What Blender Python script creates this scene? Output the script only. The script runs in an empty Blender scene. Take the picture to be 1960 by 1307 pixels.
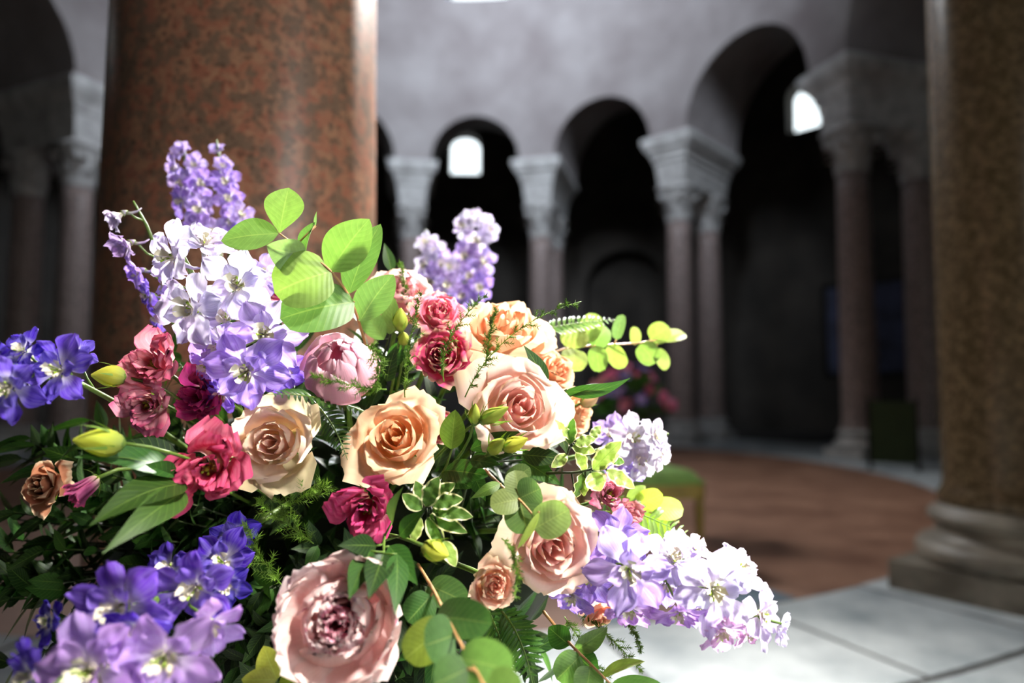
import bpy, math, random
import numpy as np
from mathutils import Vector, Matrix, Euler

# ------------------------------------------------------------------ camera, world, light, exposure
S = bpy.context.scene
COL = S.collection
PI = math.pi
FPX, CX, CY = 24.0 / 36.0 * 1960.0, 980.0, 653.5
CAMZ, PITCH = 0.85, math.radians(4.0)
cam_d = bpy.data.cameras.new('camera'); cam = bpy.data.objects.new('camera', cam_d); COL.objects.link(cam)
cam.location = (0, 0, CAMZ); cam.rotation_euler = (PI / 2 + PITCH, 0, 0)
cam_d.lens = 24; cam_d.sensor_width = 36; cam_d.clip_start = 0.02; cam_d.clip_end = 200
cam_d.dof.use_dof = True; cam_d.dof.focus_distance = 0.605; cam_d.dof.aperture_fstop = 2.3
S.camera = cam
S.view_settings.view_transform = 'Standard'; S.view_settings.look = 'None'
S.view_settings.gamma = 1.0; S.view_settings.use_curve_mapping = False
S.view_settings.exposure = 0.0
S.cycles.max_bounces = 6; S.cycles.diffuse_bounces = 6; S.cycles.transmission_bounces = 6
S.cycles.sample_clamp_indirect = 6.0
W = bpy.data.worlds.new('sky'); S.world = W; W.use_nodes = True
W.node_tree.nodes['Background'].inputs[0].default_value = (0.55, 0.68, 0.9, 1)
W.node_tree.nodes['Background'].inputs[1].default_value = 1.0

RC = Vector((-0.9, 6.95, 0))            # centre of the round church
def area(name, loc, target, sx, sy, power, color, spread=180):
    d = bpy.data.lights.new(name, 'AREA'); d.shape = 'RECTANGLE'; d.size = sx; d.size_y = sy
    d.energy = power; d.color = color; d.spread = math.radians(spread)
    o = bpy.data.objects.new(name, d); COL.objects.link(o); o.location = loc
    o.rotation_euler = (Vector(target) - Vector(loc)).to_track_quat('-Z', 'Y').to_euler()
    return o
def polar(a, r, z=0.0):
    a = math.radians(a); return Vector((RC.x + r * math.cos(a), RC.y + r * math.sin(a), z))
BOUQ = Vector((-0.05, 0.65, 0.85))
# drum-window daylight, some lamps set between windows, plus added fill lamps
SKYB = (0.73, 0.84, 1.0)
area('clerestory_sun', polar(32.5, 5.0, 9.15), BOUQ + Vector((0.3, 0, 0)), 0.9, 1.3, 132, (1.0, 0.97, 0.92), 18)
area('clerestory_sun', polar(75, 5.0, 9.15), BOUQ + Vector((0.3, 0, 0)), 0.9, 1.3, 50, (0.92, 0.96, 1.0), 18)
for a, p in ((-80, 250), (-48, 170), (236, 60)):      # near windows of the drum light the far wall opposite
    area('clerestory_daylight', polar(a, 4.9, 9.15), polar(82, 5.4, 7.4), 1.0, 1.9, p, SKYB, 80)
area('clerestory_daylight', polar(87.3, 4.9, 9.15), polar(267, 5.4, 2.0), 1.0, 1.9, 40, SKYB, 150)
area('clerestory_daylight', polar(-22, 4.9, 9.15), polar(152, 5.4, 4.6), 1.0, 1.9, 60, SKYB, 40)  # added to brighten the dim columns at left, between two windows
area('doorway_fill', polar(298, 9.45, 1.7), BOUQ + Vector((0, 0, 0.2)), 1.5, 2.6, 25, (1.0, 0.97, 0.93), 90)  # soft fill lamp added behind the viewer, set in an invented doorway
area('clerestory_daylight', polar(142, 4.9, 9.15), (1.7, 4.6, 0), 1.0, 1.9, 85, (0.95, 0.97, 1.0), 50)
area('ambulatory_fill', polar(300, 9.2, 6.7), BOUQ + Vector((0.22, 0, -0.02)), 0.7, 0.8, 11, (1.0, 0.95, 0.86), 10)  # narrow fill beam added behind the viewer, aimed at the bouquet

# ------------------------------------------------------------------ helpers
def lin(a, b, n): return np.linspace(a, b, n).tolist()
cR = Vector((1, 0, 0)); cF = Vector((0, math.cos(PITCH), math.sin(PITCH))); cU = Vector((0, -math.sin(PITCH), math.cos(PITCH)))
def P(px, py, d): return Vector((0, 0, CAMZ)) + cF * d + cR * ((px - CX) / FPX * d) - cU * ((py - CY) / FPX * d)
def D(r, u, t): return (cR * r + cU * u - cF * t).normalized()
def rgb(h, k=1.0):
    h = h.lstrip('#'); c = [int(h[i:i + 2], 16) / 255 for i in (0, 2, 4)]
    return tuple((x / 12.92 if x <= 0.04045 else ((x + 0.055) / 1.055) ** 2.4) * k for x in c) + (1.0,)

class MB:
    def __init__(s): s.v = []; s.f = []; s.uv = []; s.m = []
    def add(s, V, F, UV=None, mat=0):
        n = len(s.v); s.v += [tuple(x) for x in V]; s.f += [tuple(i + n for i in f) for f in F]
        s.uv += [tuple(x) for x in UV] if UV is not None else [(0.5, 0.5)] * len(V)
        s.m += [mat] * len(F)
    def grid(s, G, mat=0, flip=False):
        nv, nu = len(G), len(G[0]); V = [p for row in G for p in row]
        UV = [(i / (nu - 1), j / (nv - 1)) for j in range(nv) for i in range(nu)]
        F = []
        for j in range(nv - 1):
            for i in range(nu - 1):
                q = (j * nu + i, j * nu + i + 1, (j + 1) * nu + i + 1, (j + 1) * nu + i)
                F.append(q[::-1] if flip else q)
        s.add(V, F, UV, mat)
    def tube(s, pts, rad, n=6, mat=0, cap=True):
        pts = [Vector(p) for p in pts]
        if not hasattr(rad, '__len__'): rad = [rad] * len(pts)
        V = []; UV = []
        t0 = (pts[1] - pts[0]).normalized(); a = t0.orthogonal().normalized()
        for i, p in enumerate(pts):
            t = (pts[min(i + 1, len(pts) - 1)] - pts[max(i - 1, 0)]).normalized()
            a = (a - t * a.dot(t)); a = a.normalized() if a.length > 1e-6 else t.orthogonal().normalized()
            b = t.cross(a)
            for k in range(n):
                w = 2 * PI * k / n; V.append(p + (a * math.cos(w) + b * math.sin(w)) * rad[i]); UV.append((k / n, i / (len(pts) - 1)))
        F = [(i * n + k, i * n + (k + 1) % n, (i + 1) * n + (k + 1) % n, (i + 1) * n + k) for i in range(len(pts) - 1) for k in range(n)]
        if cap: F += [tuple(range(n))[::-1], tuple((len(pts) - 1) * n + k for k in range(n))]
        s.add(V, F, UV, mat)
    def lathe(s, prof, n=32, mat=0, cx=0, cy=0):
        V = []; UV = []
        for j, (r, z) in enumerate(prof):
            for k in range(n):
                w = 2 * PI * k / n; V.append((cx + r * math.cos(w), cy + r * math.sin(w), z)); UV.append((k / n, j / (len(prof) - 1)))
        F = [(j * n + k, j * n + (k + 1) % n, (j + 1) * n + (k + 1) % n, (j + 1) * n + k) for j in range(len(prof) - 1) for k in range(n)]
        F += [tuple(range(n))[::-1], tuple((len(prof) - 1) * n + k for k in range(n))]
        s.add(V, F, UV, mat)
    def box(s, x0, x1, y0, y1, z0, z1, mat=0):
        V = [(x, y, z) for z in (z0, z1) for y in (y0, y1) for x in (x0, x1)]
        s.add(V, [(0, 2, 3, 1), (4, 5, 7, 6), (0, 1, 5, 4), (2, 6, 7, 3), (0, 4, 6, 2), (1, 3, 7, 5)], None, mat)
    def mesh(s, name, mats, smooth=True):
        me = bpy.data.meshes.new(name); me.from_pydata(s.v, [], s.f)
        uvl = me.uv_layers.new(name='uv')
        li = np.empty(len(me.loops), dtype=np.int32); me.loops.foreach_get('vertex_index', li)
        uvl.data.foreach_set('uv', np.array(s.uv, dtype=np.float32)[li].ravel())
        for m in (mats if isinstance(mats, (list, tuple)) else [mats]): me.materials.append(m)
        me.polygons.foreach_set('material_index', np.array(s.m, dtype=np.int32))
        me.polygons.foreach_set('use_smooth', np.full(len(s.f), smooth, dtype=bool))
        me.update(); return me
    def build(s, name, mats, parent=None, smooth=True, color=None, loc=None):
        return obj(name, s.mesh(name, mats, smooth), parent, color=color, loc=loc)

def obj(name, me, parent=None, M=None, color=None, loc=None):
    o = bpy.data.objects.new(name, me); COL.objects.link(o)
    if parent is not None: o.parent = parent
    if M is not None: o.matrix_basis = M
    if loc is not None: o.location = loc
    if color is not None: o.color = color
    return o
def empty(name, loc=(0, 0, 0), M=None):
    o = bpy.data.objects.new(name, None); COL.objects.link(o); o.empty_display_size = 0.02
    if M is not None: o.matrix_basis = M
    else: o.location = loc
    return o
def tag(o, label=None, cat=None, group=None, kind=None):
    if label: o['label'] = label
    if cat: o['category'] = cat
    if group: o['group'] = group
    if kind: o['kind'] = kind
    return o
def frame_z(z, roll=0.0):
    z = Vector(z).normalized(); x = Vector((0, 0, 1)).cross(z)
    x = x.normalized() if x.length > 1e-4 else Vector((1, 0, 0)); y = z.cross(x)
    return Matrix((x, y, z)).transposed() @ Matrix.Rotation(roll, 3, 'Z')
def TRS(loc, R3, s):
    M = R3.to_4x4() @ Matrix.Scale(s, 4); M.translation = Vector(loc); return M

# ------------------------------------------------------------------ materials
def newmat(name):
    m = bpy.data.materials.new(name); m.use_nodes = True; nt = m.node_tree
    b = nt.nodes['Principled BSDF']; return m, nt, b
def N(nt, t, **kw):
    n = nt.nodes.new(t)
    for k, v in kw.items():
        if k in n.inputs: n.inputs[k].default_value = v
        else: setattr(n, k, v)
    return n
def ramp(nt, stops, fac):
    r = N(nt, 'ShaderNodeValToRGB'); e = r.color_ramp.elements
    while len(e) < len(stops): e.new(0.5)
    for i, (p, c) in enumerate(stops): e[i].position = p; e[i].color = c if len(c) == 4 else tuple(c) + (1,)
    nt.links.new(fac, r.inputs[0]); return r.outputs[0]
def mixc(nt, a, b, fac, mode='MIX'):
    n = N(nt, 'ShaderNodeMix', data_type='RGBA', blend_type=mode)
    for i, x in ((6, a), (7, b)):
        if isinstance(x, tuple): n.inputs[i].default_value = x
        else: nt.links.new(x, n.inputs[i])
    if isinstance(fac, (int, float)): n.inputs[0].default_value = fac
    else: nt.links.new(fac, n.inputs[0])
    return n.outputs[2]
def mth(nt, op, a, b=None, clamp=False):
    n = N(nt, 'ShaderNodeMath', operation=op); n.use_clamp = clamp
    for i, x in enumerate((a, b)):
        if x is None: continue
        if isinstance(x, (int, float)): n.inputs[i].default_value = x
        else: nt.links.new(x, n.inputs[i])
    return n.outputs[0]

def petal_mat(name, base, base_ext=0.45, edge=None, edge_w=0.1, veins=0.12, transl=0.35, rough=0.72, tipspot=None, streak=26):
    m, nt, b = newmat(name); L = nt.links
    oi = N(nt, 'ShaderNodeObjectInfo'); uv = N(nt, 'ShaderNodeUVMap'); sp = N(nt, 'ShaderNodeSeparateXYZ'); L.new(uv.outputs[0], sp.inputs[0])
    u, v = sp.outputs[0], sp.outputs[1]
    f = mth(nt, 'POWER', mth(nt, 'SUBTRACT', 1.0, mth(nt, 'DIVIDE', v, base_ext), True), 1.3)
    c = mixc(nt, oi.outputs['Color'], base, f)
    mp = N(nt, 'ShaderNodeMapping'); mp.inputs['Scale'].default_value = (streak, 1.6, 1); L.new(uv.outputs[0], mp.inputs[0])
    ns = N(nt, 'ShaderNodeTexNoise', noise_dimensions='4D', Scale=1.0, Detail=3.0); L.new(mp.outputs[0], ns.inputs['Vector'])
    L.new(mth(nt, 'MULTIPLY', oi.outputs['Random'], 40.0), ns.inputs['W'])
    hs = N(nt, 'ShaderNodeHueSaturation'); L.new(c, hs.inputs['Color'])
    L.new(mth(nt, 'ADD', mth(nt, 'MULTIPLY', ns.outputs[0], veins * 2), 1.0 - veins), hs.inputs['Value'])
    L.new(mth(nt, 'SUBTRACT', 1.0 + veins * 1.4, mth(nt, 'MULTIPLY', ns.outputs[0], veins * 2.6)), hs.inputs['Saturation'])
    c = hs.outputs[0]
    n2 = N(nt, 'ShaderNodeTexNoise', noise_dimensions='4D', Scale=5.0, Detail=2.0); L.new(uv.outputs[0], n2.inputs['Vector'])
    L.new(mth(nt, 'MULTIPLY', oi.outputs['Random'], 17.0), n2.inputs['W'])
    if edge:
        au = mth(nt, 'ABSOLUTE', mth(nt, 'SUBTRACT', mth(nt, 'MULTIPLY', u, 2.0), 1.0))
        ed = mth(nt, 'MAXIMUM', mth(nt, 'POWER', au, 2.0), v)
        ef = mth(nt, 'MULTIPLY', mth(nt, 'DIVIDE', mth(nt, 'SUBTRACT', mth(nt, 'ADD', ed, mth(nt, 'MULTIPLY', n2.outputs[0], 0.25)), 1.12 - edge_w), edge_w, True), mth(nt, 'GREATER_THAN', v, 0.35))
        c = mixc(nt, c, edge, mth(nt, 'MULTIPLY', ef, 0.75))
    if tipspot:
        sf = mth(nt, 'MULTIPLY', mth(nt, 'GREATER_THAN', n2.outputs[0], 0.66), mth(nt, 'GREATER_THAN', v, 0.80))
        c = mixc(nt, c, tipspot, mth(nt, 'MULTIPLY', sf, 0.8))
    L.new(c, b.inputs['Base Color']); b.inputs['Roughness'].default_value = rough; b.inputs['Specular IOR Level'].default_value = 0.12
    bp = N(nt, 'ShaderNodeBump', Strength=0.12, Distance=0.002); L.new(ns.outputs[0], bp.inputs['Height']); L.new(bp.outputs[0], b.inputs['Normal'])
    tr = N(nt, 'ShaderNodeBsdfTranslucent'); L.new(c, tr.inputs[0])
    mx = N(nt, 'ShaderNodeMixShader'); mx.inputs[0].default_value = transl
    L.new(b.outputs[0], mx.inputs[1]); L.new(tr.outputs[0], mx.inputs[2]); L.new(mx.outputs[0], nt.nodes['Material Output'].inputs[0])
    return m

def leaf_mat(name, rib, rough=0.45, transl=0.35, edge=None, edge_at=0.7, back=None, tcol=(0.95, 1.08, 0.55, 1), spec=0.4, vein=0.25):
    m, nt, b = newmat(name); L = nt.links
    oi = N(nt, 'ShaderNodeObjectInfo'); uv = N(nt, 'ShaderNodeUVMap'); sp = N(nt, 'ShaderNodeSeparateXYZ'); L.new(uv.outputs[0], sp.inputs[0])
    u, v = sp.outputs[0], sp.outputs[1]
    au = mth(nt, 'ABSOLUTE', mth(nt, 'SUBTRACT', mth(nt, 'MULTIPLY', u, 2.0), 1.0))
    ns = N(nt, 'ShaderNodeTexNoise', noise_dimensions='4D', Scale=6.0, Detail=4.0); L.new(uv.outputs[0], ns.inputs['Vector'])
    L.new(mth(nt, 'MULTIPLY', oi.outputs['Random'], 31.0), ns.inputs['W'])
    hs = N(nt, 'ShaderNodeHueSaturation'); L.new(oi.outputs['Color'], hs.inputs['Color'])
    L.new(mth(nt, 'ADD', mth(nt, 'MULTIPLY', ns.outputs[0], 0.7), 0.65), hs.inputs['Value'])
    c = hs.outputs[0]
    # side veins rise obliquely from the midrib
    s1 = mth(nt, 'SINE', mth(nt, 'MULTIPLY', mth(nt, 'SUBTRACT', v, mth(nt, 'MULTIPLY', au, 0.22)), 62.0))
    sv = mth(nt, 'MULTIPLY', mth(nt, 'GREATER_THAN', s1, 0.93), vein)
    mr = mth(nt, 'LESS_THAN', au, 0.035)
    c = mixc(nt, c, rib, mth(nt, 'MAXIMUM', sv, mth(nt, 'MULTIPLY', mr, min(1.0, vein * 2.4))))
    if edge:
        ef = mth(nt, 'GREATER_THAN', mth(nt, 'ADD', au, mth(nt, 'MULTIPLY', mth(nt, 'SUBTRACT', ns.outputs[0], 0.5), 0.5)), edge_at)
        c = mixc(nt, c, edge, ef)
    if back:
        g = N(nt, 'ShaderNodeNewGeometry'); c = mixc(nt, c, back, mth(nt, 'MULTIPLY', g.outputs['Backfacing'], 0.6))
    L.new(c, b.inputs['Base Color']); b.inputs['Roughness'].default_value = rough; b.inputs['Specular IOR Level'].default_value = spec
    bp = N(nt, 'ShaderNodeBump', Strength=0.06, Distance=0.002); L.new(mth(nt, 'ADD', s1, ns.outputs[0]), bp.inputs['Height']); L.new(bp.outputs[0], b.inputs['Normal'])
    tr = N(nt, 'ShaderNodeBsdfTranslucent'); L.new(mixc(nt, c, tcol, 1.0, 'MULTIPLY'), tr.inputs[0])
    mx = N(nt, 'ShaderNodeMixShader'); mx.inputs[0].default_value = transl
    L.new(b.outputs[0], mx.inputs[1]); L.new(tr.outputs[0], mx.inputs[2]); L.new(mx.outputs[0], nt.nodes['Material Output'].inputs[0])
    return m

def plain(name, col, rough=0.6, noise=0.0, scale=8.0, spec=0.4, metal=0.0, col2=None, bump=0.0, detail=5.0, rng=(0.35, 0.65)):
    m, nt, b = newmat(name); L = nt.links
    b.inputs['Roughness'].default_value = rough; b.inputs['Specular IOR Level'].default_value = spec; b.inputs['Metallic'].default_value = metal
    b.inputs['Base Color'].default_value = col
    if noise or col2:
        tc = N(nt, 'ShaderNodeTexCoord'); ns = N(nt, 'ShaderNodeTexNoise', Scale=scale, Detail=detail, Roughness=0.6); L.new(tc.outputs['Object'], ns.inputs['Vector'])
        c2 = col2 or tuple(x * (1 - noise) for x in col[:3]) + (1,)
        L.new(ramp(nt, [(rng[0], c2), (rng[1], col)], ns.outputs[0]), b.inputs['Base Color'])
        if bump:
            bp = N(nt, 'ShaderNodeBump', Strength=bump, Distance=0.02); L.new(ns.outputs[0], bp.inputs['Height']); L.new(bp.outputs[0], b.inputs['Normal'])
    return m
def emit(name, col, s):
    m, nt, b = newmat(name); b.inputs['Base Color'].default_value = (0, 0, 0, 1)
    b.inputs['Emission Color'].default_value = col; b.inputs['Emission Strength'].default_value = s; return m

def granite_mat(name, c1, c2, c3, rough, sc=34.0):
    m, nt, b = newmat(name); L = nt.links
    tc = N(nt, 'ShaderNodeTexCoord')
    n0 = N(nt, 'ShaderNodeTexNoise', Scale=sc * 0.5, Detail=3.0); L.new(tc.outputs['Object'], n0.inputs['Vector'])
    dis = N(nt, 'ShaderNodeMixRGB'); dis.inputs[0].default_value = 0.06; L.new(tc.outputs['Object'], dis.inputs[1]); L.new(n0.outputs['Color'], dis.inputs[2])
    vo = N(nt, 'ShaderNodeTexVoronoi', Scale=sc * 1.6); L.new(dis.outputs[0], vo.inputs['Vector'])
    n1 = N(nt, 'ShaderNodeTexNoise', Scale=sc, Detail=4.0, Roughness=0.65); L.new(tc.outputs['Object'], n1.inputs['Vector'])
    n2 = N(nt, 'ShaderNodeTexNoise', Scale=sc * 2.6, Detail=3.0); L.new(tc.outputs['Object'], n2.inputs['Vector'])
    sep = N(nt, 'ShaderNodeSeparateColor'); L.new(vo.outputs['Color'], sep.inputs[0])
    base = mixc(nt, c1, c2, ramp(nt, [(0.2, (0, 0, 0)), (0.8, (1, 1, 1))], sep.outputs[0]))
    c = mixc(nt, base, c3, ramp(nt, [(0.47, (0, 0, 0)), (0.56, (1, 1, 1))], n1.outputs[0]))
    c = mixc(nt, c, (0.02, 0.016, 0.012, 1), mth(nt, 'MULTIPLY', ramp(nt, [(0.56, (0, 0, 0)), (0.66, (1, 1, 1))], n2.outputs[0]), 0.55))
    L.new(c, b.inputs['Base Color']); b.inputs['Roughness'].default_value = rough; b.inputs['Specular IOR Level'].default_value = 0.3
    return m

M_rose = petal_mat('rose_petal', rgb('#e9d6a2'), 0.30, edge=rgb('#efd9b4'), edge_w=0.10, veins=0.06, transl=0.42)
M_lis = petal_mat('lisianthus_petal', rgb('#f3e3cf'), 0.42, edge=rgb('#d24a7c'), edge_w=0.09, veins=0.20, transl=0.32)
M_peony = petal_mat('peony_petal', rgb('#f8cfd0'), 0.35, edge=rgb('#fdeeec'), edge_w=0.07, veins=0.12, transl=0.42, tipspot=rgb('#c2266e'))
M_bud = petal_mat('peony_bud_petal', rgb('#e7b4cf'), 0.35, edge=rgb('#f8d7e4'), edge_w=0.05, veins=0.10, transl=0.28)
M_delph = petal_mat('delphinium_petal', rgb('#f4f2ee'), 0.55, veins=0.32, transl=0.38, rough=0.6, streak=20)
M_delph_c = plain('delphinium_centre', rgb('#efe6cf'), 0.6)
M_delph_g = plain('delphinium_throat', rgb('#9fbf3a'), 0.5)
M_delph_d = plain('delphinium_anther', rgb('#4a4a2a'), 0.6)
M_spur = petal_mat('delphinium_spur', rgb('#8a9a52'), 0.5, veins=0.1, transl=0.25)
M_stem = plain('stem_green', rgb('#5d7a2c'), 0.5, noise=0.4, scale=30)
M_stem_d = plain('stem_dark', rgb('#2c3a16'), 0.55, noise=0.4, scale=30)
M_stem_r = plain('stem_tan', rgb('#b88a5c'), 0.5, noise=0.3, scale=40)
M_euc = leaf_mat('eucalyptus_leaf', rgb('#c4d27c'), 0.42, 0.36, back=rgb('#9fb48a'), vein=0.07)
M_leaf = leaf_mat('glossy_leaf', rgb('#7a9644'), 0.48, 0.26, spec=0.25, vein=0.18)
M_pit = leaf_mat('variegated_leaf', rgb('#6d8c3a'), 0.4, 0.28, edge=rgb('#ece8b8'), edge_at=0.78, vein=0.2)
M_fern = leaf_mat('fern_leaflet', rgb('#7f9a3c'), 0.32, 0.30, spec=0.55, vein=0.3)
M_need = plain('fern_needle', rgb('#6f962c'), 0.45, noise=0.4, scale=20)
M_calyx = leaf_mat('calyx_green', rgb('#8fae46'), 0.45, 0.25)
M_plaster = plain('aged_plaster', rgb('#918a87'), 0.85, col2=rgb('#6c6260'), scale=0.9, bump=0.15, detail=9, rng=(0.32, 0.7))
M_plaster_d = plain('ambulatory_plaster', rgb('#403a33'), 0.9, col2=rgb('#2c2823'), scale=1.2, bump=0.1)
M_marble = plain('capital_marble', rgb('#c2bfba'), 0.6, col2=rgb('#96918c'), scale=5, bump=0.2)
M_marble_b = plain('brown_marble', rgb('#877e70'), 0.5, col2=rgb('#5c5448'), scale=5, bump=0.2)  # darker brown marble for the base of the right column
M_slab = plain('floor_marble', rgb('#c4caca'), 0.36, col2=rgb('#848e92'), scale=3.2, detail=8, rng=(0.3, 0.62))
M_slab2 = plain('floor_marble_grey', rgb('#8f9291'), 0.38, col2=rgb('#5e666b'), scale=4.5, detail=8, rng=(0.35, 0.62))
M_slate = plain('floor_slate', rgb('#6d8290'), 0.4, noise=0.3, scale=6)
M_joint = plain('floor_joint', rgb('#3a3733'), 0.9)
M_terra = plain('terracotta_floor', rgb('#96705a'), 0.5, col2=rgb('#6e4c3a'), scale=2.4, detail=9, rng=(0.36, 0.66))
M_gran = granite_mat('red_granite', rgb('#8e5c48'), rgb('#966e56'), rgb('#6e5848'), 0.30, 40)
M_gran2 = granite_mat('grey_granite', rgb('#574632'), rgb('#6c5a42'), rgb('#463926'), 0.25, 40)
M_gran3 = granite_mat('pink_granite', rgb('#8d7a74'), rgb('#a5928a'), rgb('#72645e'), 0.4, 26)
M_pane = emit('daylight_pane', (0.86, 0.96, 1.0, 1), 2.4)
M_iron = plain('window_iron', rgb('#3a3a38'), 0.6)
M_velvet = plain('green_velvet', rgb('#86ad58'), 0.8, noise=0.3, scale=20)
M_gilt = plain('gilt_wood', rgb('#8f7a36'), 0.45, noise=0.3, scale=12, metal=0.3)
M_foam = plain('floral_foam_blocker', rgb('#16200e'), 0.95, noise=0.4, scale=40)
M_urn = plain('white_ceramic', rgb('#d8d6d0'), 0.3, noise=0.1, scale=6)
M_metal = plain('dark_metal', rgb('#25231f'), 0.5, metal=0.6)
M_dgreen = plain('dark_green_cloth', rgb('#2f3a18'), 0.8, noise=0.3, scale=9)
M_blue = plain('faded_blue_paint', rgb('#4c5068'), 0.8, col2=rgb('#33313c'), scale=2.5)

# ------------------------------------------------------------------ the building
CA = {'L': -86.1, 'R': -53.2, 'c0': -19.5, 'c1': 16.6, 'c2': 48.2, 'c3': 74.9, 'c4': 99.9, 'c5': 128.2, 'c6': 156.6, 'c7': 186, 'c8': 215, 'c9': 244}
CRAD = {'L': 5.66, 'R': 5.03}
ORDER = ['L', 'R', 'c0', 'c1', 'c2', 'c3', 'c4', 'c5', 'c6', 'c7', 'c8', 'c9']
ANG = [CA[k] for k in ORDER]; RAD = [CRAD.get(k, 5.45) for k in ORDER]
def rad_at(a):
    return float(np.interp((a + 86.6) % 360 - 86.6, ANG + [273.4], RAD + [RAD[0]]))
Z_CAP0, Z_CAP1, Z_ENT, Z_SPR, Z_DRUM = 3.56, 4.15, 4.63, 4.93, 7.95
R_OUT = 9.7

def ring_wall(name, mat, rin, rout, z0, z1, openings, step=2.5, kindname=True, a0=-90.0, a1=270.0, parent=None, flare=0.0):
    """openings: (centre angle, half width in degrees, z bottom, z spring, rise) - rise > 0 gives a round head"""
    mb = MB()
    brk = set(np.arange(a0, a1 + 1e-6, step))
    for (c, h, zb, zs, rise) in openings:
        for t in lin(-1, 1, 25): brk.add(round(c + h * math.sin(t * PI / 2), 5))
    brk = sorted(b for b in brk if a0 - 1e-6 <= b <= a1 + 1e-6)
    def head(o, a, fx=0.0):
        c, h, zb, zs, rise = o; rise += fx; x = max(-1, min(1, (a - c) / h)); return zs + rise * math.sqrt(max(0.0, 1 - x * x))
    def q(f, a, b, za0, za1, zb0, zb1, flip):
        V = [polar(a, f(a), za0), polar(b, f(b), zb0), polar(b, f(b), zb1), polar(a, f(a), za1)]
        mb.add(V[::-1] if flip else V, [(0, 1, 2, 3)])
    for a, b in zip(brk[:-1], brk[1:]):
        if b - a < 1e-4: continue
        m = (a + b) / 2; op = [o for o in openings if abs(m - o[0]) < o[1]]
        for f, fl in ((rin, True), (rout, False)):
            if not op: q(f, a, b, z0, z1, z0, z1, not fl)
            else:
                o = op[0]
                if o[2] > z0 + 1e-4: q(f, a, b, z0, o[2], z0, o[2], not fl)
                fx = 0.0 if fl else flare; q(f, a, b, head(o, a, fx), z1, head(o, b, fx), z1, not fl)
        if op:
            o = op[0]
            mb.add([polar(a, rin(a), head(o, a)), polar(b, rin(b), head(o, b)), polar(b, rout(b), head(o, b, flare)), polar(a, rout(a), head(o, a, flare))], [(0, 1, 2, 3)])
            if o[2] > z0 + 1e-4: mb.add([polar(a, rin(a), o[2]), polar(b, rin(b), o[2]), polar(b, rout(b), o[2]), polar(a, rout(a), o[2])], [(3, 2, 1, 0)])
        else:
            mb.add([polar(a, rin(a), z0), polar(b, rin(b), z0), polar(b, rout(b), z0), polar(a, rout(a), z0)], [(0, 1, 2, 3)])
    for (c, h, zb, zs, rise) in openings:
        for s in (-1, 1):
            a = c + s * h; mb.add([polar(a, rin(a), max(z0, zb)), polar(a, rout(a), max(z0, zb)), polar(a, rout(a), zs), polar(a, rin(a), zs)], [(0, 1, 2, 3)])
    o = mb.build(name, mat, parent, smooth=False)
    return o

bays = []
for i, k in enumerate(ORDER):
    a, b = ANG[i], (ANG[i + 1] if i < 11 else 273.4)
    r = (rad_at(a) + rad_at(b)) / 2; hw = math.radians(b - a) * r / 2 - 0.34
    bays.append(((a + b) / 2, math.degrees(hw / r), -1.0, Z_SPR, hw * 1.02))
A0 = -86.6
w = ring_wall('wall_arcade', M_plaster, lambda a: rad_at(a) - 0.33, lambda a: rad_at(a) + 1.38, Z_SPR, Z_DRUM, bays, a0=A0, a1=A0 + 360, flare=0.42); tag(w, 'grey plaster drum wall pierced by round arches', kind='structure')
cl = [(b[0], 6.5, Z_DRUM + 0.05, Z_DRUM + 1.9, 0.62) for b in bays]
w = ring_wall('wall_clerestory', M_plaster, lambda a: 5.12, lambda a: 6.6, Z_DRUM, 11.2, cl, a0=A0, a1=A0 + 360); tag(w, kind='structure')
wang = [-60, 1, 44.2, 91.6, 137, 182, 228]
nich = [(a, 5.6, 0.0, 3.2, 0.95) for a in (-62, -18, 22, 68.5, 114, 160, 205, 250)]
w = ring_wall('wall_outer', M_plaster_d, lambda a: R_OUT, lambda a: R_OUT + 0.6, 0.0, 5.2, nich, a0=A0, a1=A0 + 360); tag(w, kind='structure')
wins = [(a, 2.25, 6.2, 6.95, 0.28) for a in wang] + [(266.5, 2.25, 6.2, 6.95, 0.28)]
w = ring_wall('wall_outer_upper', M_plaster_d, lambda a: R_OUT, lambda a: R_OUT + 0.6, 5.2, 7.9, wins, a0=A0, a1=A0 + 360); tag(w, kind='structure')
mb = MB()
for a in np.arange(-90, 270, 3.0).tolist():
    mb.add([polar(a, R_OUT + 0.55, 0), polar(a + 3, R_OUT + 0.55, 0), polar(a + 3, R_OUT + 0.55, 4.4), polar(a, R_OUT + 0.55, 4.4)], [(0, 1, 2, 3)])
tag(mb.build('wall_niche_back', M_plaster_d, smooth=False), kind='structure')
# ambulatory vault and dome
mb = MB(); G = []
for t in lin(0, 1, 13):
    x = -1 + 2 * t; G.append([polar(a, 6.9 + (R_OUT - 6.9) * t, 7.4 + 0.9 * math.sqrt(max(0, 1 - x * x))) if 0 < t < 1 else polar(a, 6.5 if t == 0 else R_OUT + 0.1, 7.4) for a in lin(-90, 270, 73)])
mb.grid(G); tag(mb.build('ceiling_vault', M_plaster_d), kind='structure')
mb = MB(); G = []
for t in lin(0, 1, 13):
    G.append([polar(a, 6.4 * math.cos(t * PI / 2), 11.1 + 5.0 * math.sin(t * PI / 2)) for a in lin(-90, 270, 73)])
mb.grid(G); tag(mb.build('ceiling_dome', M_plaster), kind='structure')

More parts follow.
